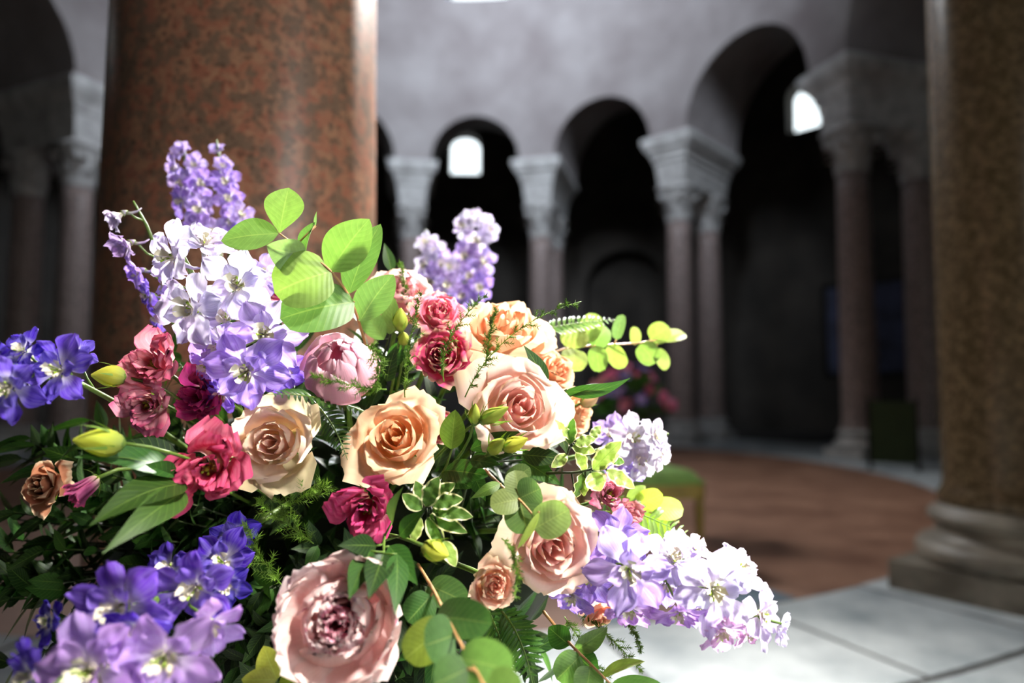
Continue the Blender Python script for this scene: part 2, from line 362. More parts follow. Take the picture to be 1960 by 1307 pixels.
# windows: small ones in the outer wall and the clerestory
def window(n, a, r, hw_deg, zb, zs, rise, label):
    t = empty('window_%d' % n, polar(a, r, zb)); tag(t, label, kind='structure')
    o0 = polar(a, r, zb); mb = MB(); fr = MB()
    X = Vector((-math.sin(math.radians(a)), math.cos(math.radians(a)), 0)); hw = math.radians(hw_deg) * r
    ring = [(-hw, 0), (hw, 0)] + [(hw * math.cos(w), zs - zb + rise * math.sin(w)) for w in lin(0, PI, 15)]
    mb.add([X * x + Vector((0, 0, z)) for x, z in ring], [tuple(range(len(ring)))])
    pts = [X * x + Vector((0, 0, z)) - polar(a, 0.02) + polar(a, 0) for x, z in ring]
    fr.tube(pts + [pts[0]], 0.035, 5, cap=False)
    obj_p = mb.build('pane', M_pane, t, smooth=False); fr.build('frame', M_iron, t)
for i, a in enumerate(wang + [266.5]): window(i + 1, a, R_OUT + 0.35, 2.2, 6.2, 6.95, 0.28, 'small round-headed window glowing with daylight')
for i, b in enumerate(bays): window(i + 20, b[0], 6.2, 5.6, Z_DRUM + 0.08, Z_DRUM + 1.9, 0.6, 'tall clerestory window of the drum')

t = empty('fill_door_1', polar(298, R_OUT + 0.4, 0)); t.rotation_euler = (0, 0, math.radians(298)); tag(t, 'invented doorway behind the viewer, added to carry a fill light', kind='structure')  # doorway added only to house the soft fill lamp
mb = MB(); mb.box(0.02, 0.03, -0.8, 0.8, 0.0, 3.1); mb.build('opening', M_pane, t, smooth=False)  # glowing pane added along with the fill lamp
for s_ in (-1, 1):
    mb = MB(); mb.box(-0.35, 0.0, s_ * 0.82 - 0.04, s_ * 0.82 + 0.04, 0, 3.2); mb.build('door_leaf', M_gilt, t, smooth=False)
mb = MB(); mb.box(-0.06, 0.06, -0.95, 0.95, 3.1, 3.25); mb.build('lintel', M_marble, t, smooth=False)

# imposts: entablature blocks over each pair of columns
n_imp = 0
def impost(k):
    global n_imp
    n_imp += 1; a = CA[k]; r = rad_at(a)
    t = empty('trim_%d' % n_imp, polar(a, r, Z_CAP1)); t.rotation_euler = (0, 0, math.radians(a)); tag(t, 'moulded marble entablature block over paired columns', kind='structure')
    for nm, prof in (('architrave', [(0.0, 0.235), (0.13, 0.235), (0.13, 0.25), (0.27, 0.25), (0.27, 0.265), (0.36, 0.265), (0.40, 0.30), (0.48, 0.30)]),
                     ('cornice', [(0.48, 0.32), (0.54, 0.34), (0.60, 0.40), (0.68, 0.42), (0.68, 0.44), (0.78, 0.44)])):
        mb = MB(); V = []
        for z, h in prof: V += [(-h, -h, z), (1.05 + h, -h, z), (1.05 + h, h, z), (-h, h, z)]
        F = [(4 * j + q, 4 * j + (q + 1) % 4, 4 * j + 4 + (q + 1) % 4, 4 * j + 4 + q) for j in range(len(prof) - 1) for q in range(4)]
        F += [(3, 2, 1, 0), tuple(4 * len(prof) - 4 + q for q in range(4))]
        mb.add(V, F); mb.build(nm, M_marble, t, smooth=False)
for k in ORDER[:9]: impost(k)

# columns
def capital_mesh(r):
    mb = MB(); H = Z_CAP1 - Z_CAP0
    mb.lathe([(r * 1.0, 0), (r * 1.12, 0.02), (r * 1.12, 0.05), (r * 0.98, 0.07), (r * 1.0, 0.25), (r * 1.25, H - 0.1), (r * 1.3, H - 0.07)], 24)
    for row, (n, z0, L, out) in enumerate(((8, 0.07, 0.2, 0.07), (8, 0.2, 0.22, 0.1))):
        for i in range(n):
            w = 2 * PI * (i + 0.5 * row) / n; G = []
            for v in lin(0, 1, 6):
                wd = 0.075 * (1 - 0.45 * v); rr = r * 1.03 + out * v ** 3 * 1.5 + 0.02
                zz = z0 + L * (v if v < 0.85 else 0.85 - (v - 0.85) * 1.2)
                G.append([(rr * math.cos(w) - u * wd * math.sin(w) - abs(u) * 0.015 * math.cos(w), rr * math.sin(w) + u * wd * math.cos(w) - abs(u) * 0.015 * math.sin(w), zz) for u in (-1, -0.5, 0, 0.5, 1)])
            mb.grid(G)
    for i in range(4):       # corner volutes
        w = PI / 4 + i * PI / 2; c = Vector((math.cos(w), math.sin(w), 0)); pts = []
        for t in lin(0, 1, 12):
            th = t * 2.6 * PI; rr = 0.075 * (1 - 0.75 * t)
            pts.append(c * (r * 1.48 - 0.03 + rr * math.sin(th)) + Vector((0, 0, H - 0.15 + rr * math.cos(th))))
        mb.tube([c * r * 1.05 + Vector((0, 0, 0.3))] + pts, 0.03, 6)
    h = r * 1.42; V = []
    for z, s in ((H - 0.07, 0.97), (H - 0.04, 1.0), (H, 1.0)): V += [(-h * s, -h * s, z), (h * s, -h * s, z), (h * s, h * s, z), (-h * s, h * s, z)]
    mb.add(V, [(3, 2, 1, 0), (8, 9, 10, 11)] + [(4 * j + q, 4 * j + (q + 1) % 4, 4 * j + 4 + (q + 1) % 4, 4 * j + 4 + q) for j in range(2) for q in range(4)])
    return mb
def column(k, dr, rb, mat, label, bmat=None):
    bmat = bmat or M_marble
    a = CA[k]; r = rad_at(a) + dr
    t = empty('column', polar(a, r)); t.rotation_euler = (0, 0, math.radians(a)); tag(t, label, 'column', 'paired columns of the round arcade', 'thing')
    mb = MB(); mb.lathe([(rb * 1.10, 0.36), (rb * 1.10, 0.40), (rb * 1.02, 0.43)] + [(rb * (1.0 - 0.15 * (s ** 1.5)), 0.46 + (Z_CAP0 - 0.46) * s) for s in lin(0, 1, 14)], 64); mb.build('shaft', mat, t)
    mb = MB(); mb.lathe([(rb * 1.34, 0.12)] + [(rb * 1.26 + 0.05 * math.cos(w), 0.165 + 0.05 * math.sin(w)) for w in lin(-PI / 2, PI / 2, 9)] + [(rb * 1.18, 0.225), (rb * 1.13, 0.25), (rb * 1.14, 0.275)] + [(rb * 1.12 + 0.035 * math.cos(w), 0.31 + 0.032 * math.sin(w)) for w in lin(-PI / 2, PI / 2, 7)] + [(rb * 1.1, 0.36)], 48)
    bs = mb.build('base', bmat, t)
    mb = MB(); h = rb * 1.42; mb.box(-h, h, -h, h, 0, 0.12); mb.build('plinth', bmat, bs, smooth=False)
    cp = capital_mesh(rb * 0.86).build('capital', M_marble, t); cp.location = (0, 0, Z_CAP0)
column('L', 0, 0.25, M_gran, 'thick polished red granite column right behind the bouquet')
column('R', 0, 0.25, M_gran2, 'brown granite column on a moulded base at the right edge of the picture', M_marble_b)
lab = {'c0': ('grey column hidden behind the brown granite column at the right edge', 'outer grey column behind the one hidden by the brown granite column'),
       'c1': ('pale shaft standing just left of the brown granite column beyond the red floor', 'shadowed outer shaft behind the pale column nearest the brown granite column'),
       'c2': ('pale column beyond the green stool, front one of the widest visible pair', 'outer column close to the right of the pale column beyond the green stool'),
       'c3': ('pale far column to the right of the small bright window', 'outer shaft half hidden behind the column right of the small bright window'),
       'c4': ('pale far column between the red granite column and the small bright window', 'outer shaft hidden behind the column left of the small bright window'),
       'c5': ('far column concealed behind the thick red granite column', 'outer far column concealed behind the thick red granite column'),
       'c6': ('dim bluish column at the left edge beside the red granite column', 'dark outer column at the far left edge of the picture')}
for k in ('c0', 'c1', 'c2', 'c3', 'c4', 'c5', 'c6'):
    column(k, 0, 0.215, M_gran3, lab[k][0]); column(k, 1.05, 0.215, M_gran3, lab[k][1])
column('R', 1.05, 0.24, M_gran2, 'outer partner of the brown granite column outside the picture')

# floor
mb = MB(); G = [[polar(a, r, 0) for a in lin(-90, 270, 97)] for r in (0.0, 1.5, 3.0, 4.6)]
mb.grid(G, flip=True); fl = mb.build('floor', M_terra, smooth=False); tag(fl, 'worn terracotta floor of the rotunda', kind='structure')
mb = MB(); G = [[polar(a, r, -0.006) for a in lin(-90, 270, 97)] for r in (4.55, 6.0, 8.0, 10.6)]
mb.grid(G, flip=True); fl2 = mb.build('floor_stylobate', M_joint, smooth=False); tag(fl2, 'ring of marble slabs under the columns', kind='structure')
rs = random.Random(5)
for ri, (r0, r1, da) in enumerate(((4.60, 5.32, 8.2), (5.33, 6.0, 9.6), (6.01, 6.75, 7.4), (6.76, 7.9, 8.0), (7.91, 9.7, 8.0))):
    a = A0 - 6 + ri * 2.3; end = a + (360 if ri < 3 else 120)
    while a < end - 0.5:
        d = da * rs.uniform(0.75, 1.25); b = min(a + d, end); g = math.degrees(0.009 / r0) * rs.uniform(0.5, 1.4); h = rs.uniform(-0.002, 0.003)
        mb = MB(); aa = lin(a + g, b - g, 4); g2 = rs.uniform(0.006, 0.018)
        top = [polar(x, r0 + (0 if ri == 0 else g2), h) for x in aa] + [polar(x, r1 - g2, h) for x in aa[::-1]]
        bot = [p - Vector((0, 0, 0.02)) for p in top]; n = len(top)
        mb.add(top + bot, [tuple(range(n))] + [(i, i + n, (i + 1) % n + n, (i + 1) % n) for i in range(n)])
        mb.build('slab', rs.choice([M_slab, M_slab, M_slab2]), fl2, smooth=False); a = b
for a, dw in ((-73.5, 1.5), (-65.5, 2.1)):
    mb = MB(); aa = lin(a - dw, a + dw, 4); top = [polar(x, 4.36, 0.003) for x in aa] + [polar(x, 4.59, 0.003) for x in aa[::-1]]
    mb.add(top + [p - Vector((0, 0, 0.01)) for p in top], [tuple(range(8))[::-1]] + [(i, i + 8, (i + 1) % 8 + 8, (i + 1) % 8) for i in range(8)])
    mb.build('inlay_slab', M_slate, fl, smooth=False)

# ------------------------------------------------------------------ furniture in the rotunda
def stool():
    c = P(1222, 1068, 3.45); t = empty('upholstered_stool', (c.x, c.y, 0)); t.rotation_euler = (0, 0, 0.25)
    tag(t, 'green velvet stool with gilt wooden legs on the red floor behind the bouquet', 'stool')
    mb = MB(); G = []
    for j in range(13):
        row = []
        for i in range(13):
            x, y = i / 6 - 1, j / 6 - 1
            e = (1 - x ** 6) * (1 - y ** 6); row.append((x * 0.25, y * 0.23, 0.405 + 0.055 * max(0, e) ** 0.35))
        G.append(row)
    mb.grid(G); mb.box(-0.25, 0.25, -0.23, 0.23, 0.39, 0.407); mb.build('seat_cushion', M_velvet, t)
    for s in (-1, 1):
        mb = MB(); mb.box(-0.24, 0.24, s * 0.215 - 0.012, s * 0.215 + 0.012, 0.32, 0.39); mb.build('apron', M_gilt, t, smooth=False)
        mb = MB(); mb.box(s * 0.235 - 0.012, s * 0.235 + 0.012, -0.2, 0.2, 0.32, 0.39); mb.build('apron', M_gilt, t, smooth=False)
        for q in (-1, 1):
            mb = MB(); mb.lathe([(0.022, 0.39), (0.028, 0.37), (0.028, 0.32), (0.018, 0.30), (0.026, 0.27), (0.022, 0.24), (0.015, 0.06), (0.02, 0.03), (0.014, 0.0)][::-1], 12, cx=s * 0.228, cy=q * 0.208); mb.build('leg', M_gilt, t)
stool()
c = P(1712, 905, 7.3); t = empty('green_screen', (c.x, c.y, 0)); t.rotation_euler = (0, 0, -0.5); tag(t, 'dark green upright panel standing in the shade beyond the red floor', 'screen')
mb = MB(); mb.box(-0.21, 0.21, -0.02, 0.02, 0.06, 0.72); mb.build('panel', M_dgreen, t, smooth=False)
for s in (-1, 1):
    mb = MB(); mb.box(s * 0.225 - 0.015, s * 0.225 + 0.015, -0.025, 0.025, 0, 0.75); mb.build('post', M_metal, t, smooth=False)
    mb = MB(); mb.box(s * 0.225 - 0.02, s * 0.225 + 0.02, -0.14, 0.14, 0, 0.03); mb.build('foot', M_metal, t, smooth=False)
pa = 37.5
t = empty('wall_painting', polar(pa, R_OUT - 0.03, 1.15)); t.rotation_euler = (0, 0, math.radians(pa)); tag(t, 'faded bluish painted panel on the far shaded wall', 'painting')
mb = MB(); mb.box(-0.01, 0.01, -0.85, 0.85, 0.0, 1.7); mb.build('canvas', M_blue, t, smooth=False)
mb = MB()
for y in (-0.88, 0.88): mb.box(-0.03, 0.03, y - 0.05, y + 0.05, -0.06, 1.76)
for z in (-0.03, 1.73): mb.box(-0.03, 0.03, -0.93, 0.93, z - 0.05, z + 0.05)
mb.build('frame', M_metal, t, smooth=False)
# ------------------------------------------------------------------ flower pieces
CORE = P(640, 1060, 0.80)
def core_stem(parent, top_local, M, r=0.0022, mat=None, name='stem', length=None):
    """stem from the flower's foot towards the heart of the arrangement, in the flower's own space"""
    Mi = M.inverted(); p0 = M @ Vector(top_local); c = CORE.copy(); c.x += (p0.x - c.x) * 0.35; c.z += (p0.z - c.z) * 0.25
    z = (M.to_3x3() @ Vector((0, 0, -1))).normalized(); L = (c - p0).length
    q1 = p0 + z * min(0.05, L * 0.4); s = M.to_scale().x
    pts = [Mi @ ((1 - t) ** 2 * p0 + 2 * t * (1 - t) * q1 + t * t * c) for t in lin(0, 1, 8)]
    mb = MB(); mb.tube(pts, r / s, 6); return mb.build(name, mat or M_stem, parent)

def cup_petal(rm, rt, ht, dl, th, curl=0.1, ruf=0.02, tuck=0.1, tip=0.06, rnd=None, nu=11, nv=10, rb=0.05, drop=0.22, tilt=0.0):
    rnd = rnd or random; ph = [rnd.uniform(0, 6.28) for _ in range(4)]; fr = [rnd.uniform(3, 5), rnd.uniform(6, 9)]
    G = []
    for j in range(nv):
        v = (j / (nv - 1)) ** 0.85; b0, b1, b2, b3 = (1 - v) ** 3, 3 * v * (1 - v) ** 2, 3 * v * v * (1 - v), v ** 3
        R = rb * b0 + rm * 1.28 * b1 + rm * 1.02 * b2 + rt * b3
        H = 0 * b0 + 0.04 * b1 + ht * 0.72 * b2 + ht * b3
        k = max(0, (v - 0.72) / 0.28); R += curl * k * k; H -= curl * 0.75 * k ** 2.4
        wv = min(1.0, 0.45 + 1.1 * v) * (1.0 if v < 0.6 else 0.36 + 0.64 * math.sqrt(max(0.0, 1 - ((v - 0.6) / 0.4) ** 2.4)))
        row = []
        for i in range(nu):
            u = 2 * i / (nu - 1) - 1; a = th + u * dl * wv
            e = abs(u) ** 3; r = R * (1 + tuck * u) + curl * 1.1 * v * v * max(0, abs(u) - 0.55) ** 2
            r += ruf * v * v * (math.sin(fr[0] * u * 2 + ph[0]) * 0.6 + math.sin(fr[1] * u * 2 + ph[1]) * 0.5) * (0.5 + abs(u))
            h = H - drop * ht * e * v * v + tip * ht * (1 - abs(u)) ** 2 * v ** 4 + ruf * 0.9 * v ** 3 * math.sin(fr[1] * u * 1.7 + ph[2])
            x, y = r * math.cos(a), r * math.sin(a)
            if tilt:
                d = tilt * v; x += d * math.cos(th); y += d * math.sin(th)
            row.append((x, y, h))
        G.append(row)
    mb = MB(); mb.grid(G); return mb

def leaf_grid(L, wd, shape='oval', bend=0.08, fold=0.12, wave=0.0, nu=7, nv=12, rnd=None, curl=0.0, serr=0.0):
    """leaf along +Y, width along X, normal +Z"""
    rnd = rnd or random; ph = rnd.uniform(0, 6.28); G = []
    for j in range(nv):
        v = j / (nv - 1)
        if shape == 'round': w = math.sqrt(max(0.0, 1 - (2 * (v ** 0.93) - 1) ** 2)) ** 0.85
        elif shape == 'oval': w = math.sin(PI * v ** 0.85) ** 0.75
        elif shape == 'spoon': w = math.sin(PI * v ** 1.25) ** 0.8
        else: w = (math.sin(PI * v ** 0.72) ** 1.0) * (1 - 0.25 * v)
        if serr and 0 < j < nv - 1: w *= 1 + serr * (1 if j % 2 else -1)
        w = max(w, 0.03 if j == 0 else 0.004) * wd / 2
        row = []
        for i in range(nu):
            u = 2 * i / (nu - 1) - 1
            z = bend * L * math.sin(PI * v * 0.9) + fold * abs(u) * w + curl * L * v * v + wave * wd * math.sin(v * 17 + ph + (2.0 if u > 0 else 0)) * u * u
            row.append((u * w, v * L * (1 - abs(curl) * 0.2 * v), z))
        G.append(row)
    mb = MB(); mb.grid(G); return mb
def orient(base, tip, nrm):
    y = (tip - base).normalized(); z = (nrm - y * nrm.dot(y)).normalized(); x = y.cross(z)
    M = Matrix((x, y, z)).transposed().to_4x4(); M.translation = base; return M

def jit(c, rnd, k=0.06):
    f = 1 + rnd.uniform(-k, k); return tuple(min(1.0, max(0, x * f * (1 + rnd.uniform(-k, k) * 0.5))) for x in c[:3]) + (1,)

def start_bloom(name, px, py, d, dia, face, roll, mid):
    s = dia / 2 * d / FPX; z = D(*face); R3 = frame_z(z, roll)
    M = TRS(P(px, py, d) - z * (mid * s), R3, s); return empty(name, M=M), M

def rose(px, py, d, dia, face, col, inner, label, seed, openness=1.0, n=17, group='roses of the bouquet', outer=None, name='rose', ruf=0.02, mid=0.62, flat=1.0):
    rnd = random.Random(seed); t, M = start_bloom(name, px, py, d, dia, face, rnd.uniform(0, 6), mid)
    tag(t, label, 'rose', group)
    for k in range(n):
        q = k / (n - 1); th = k * 2.39996 + rnd.uniform(-0.15, 0.15)
        if q < 0.62:
            p = q / 0.62; rm = 0.075 + 0.47 * p ** 0.9 * (0.5 + 0.5 * openness); rt = rm * (0.66 + 0.26 * p) + 0.015; ht = (1.12 - 0.10 * p + rnd.uniform(-0.025, 0.025)) * flat
            dl = 1.65 - 0.5 * p; curl = 0.02 + 0.09 * p * rnd.uniform(0.5, 1.3)
        else:
            p = (q - 0.62) / 0.38; rm = 0.60 + 0.14 * p * openness; rt = rm + (0.04 + 0.20 * p) * openness; ht = (1.02 - 0.40 * p * openness) * flat + rnd.uniform(-0.05, 0.04)
            dl = 1.15 - 0.18 * p; curl = (0.10 + 0.20 * p * rnd.uniform(0.5, 1.5)) * openness
        mb = cup_petal(rm, rt, ht, dl, th, curl, ruf * (0.4 + 1.2 * q), 0.10 - 0.05 * q, rnd.uniform(0, 0.07), rnd)
        c = tuple(inner[i] + (col[i] - inner[i]) * min(1, q * 1.5) for i in range(3)) + (1,)
        if outer and q > 0.82: c = outer
        mb.build('petal', M_rose, t, color=jit(c, rnd, 0.05))
    for k in range(5):
        mb = leaf_grid(0.7, 0.22, 'pointed', -0.1, 0.1, nu=3, nv=6, rnd=rnd); a = k * 1.2566
        o = mb.build('sepal', M_calyx, t, color=rgb('#5c7d2e')); o.matrix_basis = Matrix.Rotation(a, 4, 'Z') @ Matrix.Rotation(0.15, 4, 'X')
    mb = MB(); mb.lathe([(0.03, -0.22), (0.13, -0.16), (0.17, -0.05), (0.10, 0.03)], 12); mb.build('calyx', M_stem, t)
    core_stem(t, (0, 0, -0.2), M, 0.0026)
    return t

def lisianthus(px, py, d, dia, face, col, label, seed, openness=1.0, n=13, group='lisianthus blooms', mid=0.6, dark=None, squash=1.0):
    rnd = random.Random(seed); t, M = start_bloom('lisianthus', px, py, d, dia, face, rnd.uniform(0, 6), mid)
    if squash != 1.0: t.scale = (t.scale[0] * squash, t.scale[1], t.scale[2])
    tag(t, label, 'lisianthus', group)
    for k in range(n):
        q = k / (n - 1); th = k * 2.2 + rnd.uniform(-0.3, 0.3)
        rm = 0.12 + 0.5 * q * openness; rt = rm * 0.95 + 0.05 + 0.26 * q * q * openness; ht = 1.12 - 0.30 * q * openness + rnd.uniform(-0.07, 0.07)
        mb = cup_petal(rm, rt, ht, 1.2 - 0.25 * q, th, 0.04 + 0.16 * q * openness * rnd.uniform(0.3, 1.3), 0.030 + 0.03 * q, 0.13, 0.05, rnd, nu=13, drop=0.10)
        c = jit(col, rnd, 0.14)
        if dark: f = rnd.random() * 0.8; c = tuple(c[i] * (1 - f) + dark[i] * f for i in range(3)) + (1,)
        mb.build('petal', M_lis, t, color=c)
    mb = MB()
    for k in range(5):
        a = k * 1.2566; mb.tube([(0, 0, 0.1), (0.07 * math.cos(a), 0.07 * math.sin(a), 0.4), (0.12 * math.cos(a), 0.12 * math.sin(a), 0.55)], [0.012, 0.012, 0.035], 5)
    mb.tube([(0, 0, 0), (0, 0, 0.45), (0, 0, 0.6)], [0.08, 0.06, 0.05], 8); mb.build('pistil', M_delph_g, t)
    for k in range(5):
        mb = leaf_grid(0.75, 0.09, 'pointed', -0.15, 0.1, nu=3, nv=6, rnd=rnd)
        o = mb.build('sepal', M_calyx, t, color=rgb('#5f8034')); o.matrix_basis = Matrix.Rotation(k * 1.2566, 4, 'Z') @ Matrix.Rotation(0.5, 4, 'X')
    core_stem(t, (0, 0, 0), M, 0.0018)
    return t

def bud(px, py, d, length, face, col, label, seed, fat=0.36, name='lisianthus_bud', group='green flower buds'):
    rnd = random.Random(seed); s = length * d / FPX; z = D(*face); M = TRS(P(px, py, d) - z * s * 0.5, frame_z(z, rnd.uniform(0, 6)), s)
    t = empty(name, M=M); tag(t, label, 'bud', group)
    for k in range(5):
        a = k * 1.2566; G = []
        for j in range(8):
            v = j / 7; r = fat * (math.sin(PI * min(1, v * 0.86 + 0.12)) ** 0.8) * (1 - 0.35 * v); row = []
            for i in range(5):
                u = i / 2 - 1; w = a + u * 0.8 + v * 0.9; row.append((r * (1 + 0.12 * u) * math.cos(w), r * (1 + 0.12 * u) * math.sin(w), v - 0.03 * abs(u)))
            G.append(row)
        mb = MB(); mb.grid(G); mb.build('petal', M_spur, t, color=jit(col, rnd, 0.1))
    for k in range(5):
        mb = leaf_grid(0.85 + rnd.uniform(-.1, .2), 0.10, 'pointed', -0.12, 0.1, nu=3, nv=6, rnd=rnd, curl=rnd.uniform(-0.2, 0.1))
        o = mb.build('sepal', M_calyx, t, color=rgb('#6c8f30')); a = k * 1.2566 + 0.6
        o.matrix_basis = Matrix.Translation((0, 0, -0.02)) @ Matrix.Rotation(a, 4, 'Z') @ Matrix.Translation((0, fat * 0.35, 0)) @ Matrix.Rotation(1.25, 4, 'X')
    mb = MB(); mb.lathe([(0.03, -0.1), (0.16, -0.03), (fat * 0.5, 0.06)], 10); mb.build('calyx', M_stem, t)
    core_stem(t, (0, 0, -0.08), M, 0.0014)
    return t

# delphinium: shared floret meshes
_r = random.Random(3); DEL = []
for k in range(8):
    G = []; ph = _r.uniform(0, 6); L = _r.uniform(0.92, 1.08); lift = _r.uniform(0.18, 0.5); cupp = _r.uniform(-0.05, 0.3)
    for j in range(10):
        v = j / 9; w = 0.37 * (math.sin(PI * min(1, 0.06 + 0.90 * v) ** 1.35) ** 0.62) * (0.34 + 0.66 * min(1, v * 1.5)) if v < 1 else 0.10
        row = []
        for i in range(9):
            u = i / 4 - 1
            y = 0.07 + (L * v - 0.08 * abs(u) ** 2 * v); z = 0.05 + lift * v ** 0.8 - 0.42 * lift * v ** 3 + cupp * w * u * u + 0.085 * v * v * math.sin(u * 5 + ph) + 0.05 * v * math.sin(v * 9 + ph * 2 + u * 2) + _r.uniform(-0.02, 0.02) * v
            row.append((u * w * (1 + _r.uniform(-0.05, 0.05)), y + _r.uniform(-0.03, 0.03) * v * v, z))
        G.append(row)
    mb = MB(); mb.grid(G); DEL.append(mb.mesh('petal', M_delph))
def floret_body():
    mb = MB(); mb.lathe([(0.03, -0.25), (0.10, -0.12), (0.16, 0.02), (0.13, 0.08)], 10)
    mb.tube([(0, 0.05, -0.05), (0, 0.2, -0.3), (0, 0.28, -0.6), (0, 0.25, -0.9)], [0.1, 0.075, 0.055, 0.025], 7)
    return mb.mesh('floret', M_spur)
def floret_centre(seed):
    r = random.Random(seed); mb = MB()
    mb.lathe([(0.14, 0.05), (0.10, 0.02), (0.03, 0.01)], 10, mat=1)
    for k in range(7):      # curled inner bee petals
        a = k * 2.39996 + r.uniform(-0.3, 0.3); h = r.uniform(0.26, 0.44); o = r.uniform(0.08, 0.20); G = []
        for j in range(5):
            v = j / 4; G.append([((o * v + 0.06) * math.cos(a + u * 0.75) + 0.03 * math.sin(v * 7 + u * 2), (o * v + 0.06) * math.sin(a + u * 0.75), 0.05 + h * v - 0.09 * max(0, v - 0.7) * 3 + 0.03 * math.sin(u * 4 + k)) for u in (-0.5, 0, 0.5)])
        mb.grid(G, 0)
    for k in range(8):
        a = r.uniform(0, 6.3); o = r.uniform(0.03, 0.10); h = r.uniform(0.2, 0.36)
        mb.tube([(0, 0, 0.03), (o * math.cos(a), o * math.sin(a), h * 0.7), (o * 1.6 * math.cos(a), o * 1.6 * math.sin(a), h)], [0.012, 0.012, 0.028], 5, mat=(0 if k % 3 else 1))
    return mb.mesh('centre', [M_delph_c, M_delph_g])
FBODY = floret_body(); FCENT = [floret_centre(i) for i in range(4)]

def delphinium(label, stem, florets, seed, cols, group='delphinium spikes', close=0.0):
    """stem: list of (px,py,d) from foot to tip; florets: (px,py,d,dia_px,face,colour index[,open])"""
    rnd = random.Random(seed); o0 = P(*stem[0]); t = empty('delphinium', o0); tag(t, label, 'delphinium', group)
    pts = [P(*q) - o0 for q in stem]; mb = MB()
    fine = []
    for a, b in zip(pts[:-1], pts[1:]): fine += [a.lerp(b, k / 6) for k in range(6)]
    fine.append(pts[-1]); n = len(fine); mb.tube(fine, [0.0032 - 0.0022 * i / n for i in range(n)], 7)
    for fl in florets:
        px, py, d, dia, face, ci = fl[:6]; op = fl[6] if len(fl) > 6 else 1.0
        z = D(*face); s = dia / 2 * 1.1 * d / FPX; base = P(px, py, d) - z * s * 0.25 - o0
        M = TRS(base, frame_z(z, rnd.uniform(-0.4, 0.4) + PI), s)
        foot = base - z * s * 0.2; near = min(range(n), key=lambda i: (fine[i] - foot).length); sp = fine[max(0, near - 2)]
        mb.tube([sp, sp.lerp(foot, 0.5) + Vector((0, 0, -0.1 * (foot - sp).length)), foot], 0.0011, 5)
        col = cols[ci]
        f = obj('floret', FBODY, t, M, color=tuple(x * 0.8 for x in col[:3]) + (1,))
        for k in range(6):
            a = k * 1.0472 + rnd.uniform(-0.18, 0.18); sc = rnd.uniform(0.86, 1.08)
            R = Matrix.Rotation(a, 4, 'Z') @ Matrix.Rotation((1 - op) * 1.1 + rnd.uniform(-0.16, 0.16), 4, 'X') @ Matrix.Rotation(rnd.uniform(-0.15, 0.15), 4, 'Y') @ Matrix.Scale(sc, 4)
            obj('petal', rnd.choice(DEL), f, R, color=jit(col, rnd, 0.10))
        for k in range(4):      # second, smaller whorl
            a = k * 1.57 + 0.5 + rnd.uniform(-0.2, 0.2)
            R = Matrix.Translation((0, 0, 0.04)) @ Matrix.Rotation(a, 4, 'Z') @ Matrix.Rotation(0.35 + (1 - op) * 0.8 + rnd.uniform(-0.2, 0.2), 4, 'X') @ Matrix.Scale(0.66, 4)
            obj('petal', rnd.choice(DEL), f, R, color=jit(tuple(min(1, x * 1.08 + 0.04) for x in col[:3]), rnd, 0.08))
        obj('centre', rnd.choice(FCENT), f, Matrix.Scale(1.25, 4))
    mb.build('stem', M_stem, t)
    return t

def sprig(name, label, cat, group, stem, leaves, stem_mat, leaf_mt, seed, r0=0.0016, shape='round', rnd_col=0.12):
    """stem: (px,py,d) list; leaves: (base, tip, width_px, normal, colour[, shape, bend, fold, wave, curl]) with base/tip = (px,py,d)"""
    rnd = random.Random(seed); o0 = P(*stem[0]); t = empty(name, o0); tag(t, label, cat, group)
    pts = [P(*q) - o0 for q in stem]; n = len(pts); fine = []
    for i in range(n - 1):
        p0, p1, p2, p3 = pts[max(0, i - 1)], pts[i], pts[i + 1], pts[min(n - 1, i + 2)]
        for k in range(5):
            u = k / 5; fine.append(0.5 * ((2 * p1) + (p2 - p0) * u + (2 * p0 - 5 * p1 + 4 * p2 - p3) * u * u + (3 * p1 - p0 - 3 * p2 + p3) * u ** 3))
    fine.append(pts[-1]); m = len(fine)
    mb = MB(); mb.tube(fine, [r0 * (1 - 0.55 * i / m) for i in range(m)], 6)
    for lf in leaves:
        b, tp, wd, nr, col = lf[:5]; sh, bend, fold, wave, curl = (list(lf[5:]) + [shape, 0.06, 0.12, 0.0, 0.0][len(lf) - 5:])[:5]
        A = P(*b) - o0; B = P(*tp) - o0; w = wd * (b[2] + tp[2]) / 2 / FPX; L = (B - A).length
        g = leaf_grid(L, w, sh, bend, fold, wave, nu=9, nv=15, rnd=rnd, curl=curl)
        o = g.build('leaf', leaf_mt, t, color=jit(col, rnd, rnd_col)); o.matrix_basis = orient(A, B, D(*nr))
        near = min(range(m), key=lambda i: (fine[i] - A).length)
        if (fine[near] - A).length > 0.002: mb.tube([fine[near], fine[near].lerp(A, 0.6), A], r0 * 0.55, 5)
    mb.build('stem', stem_mat, t)
    return t

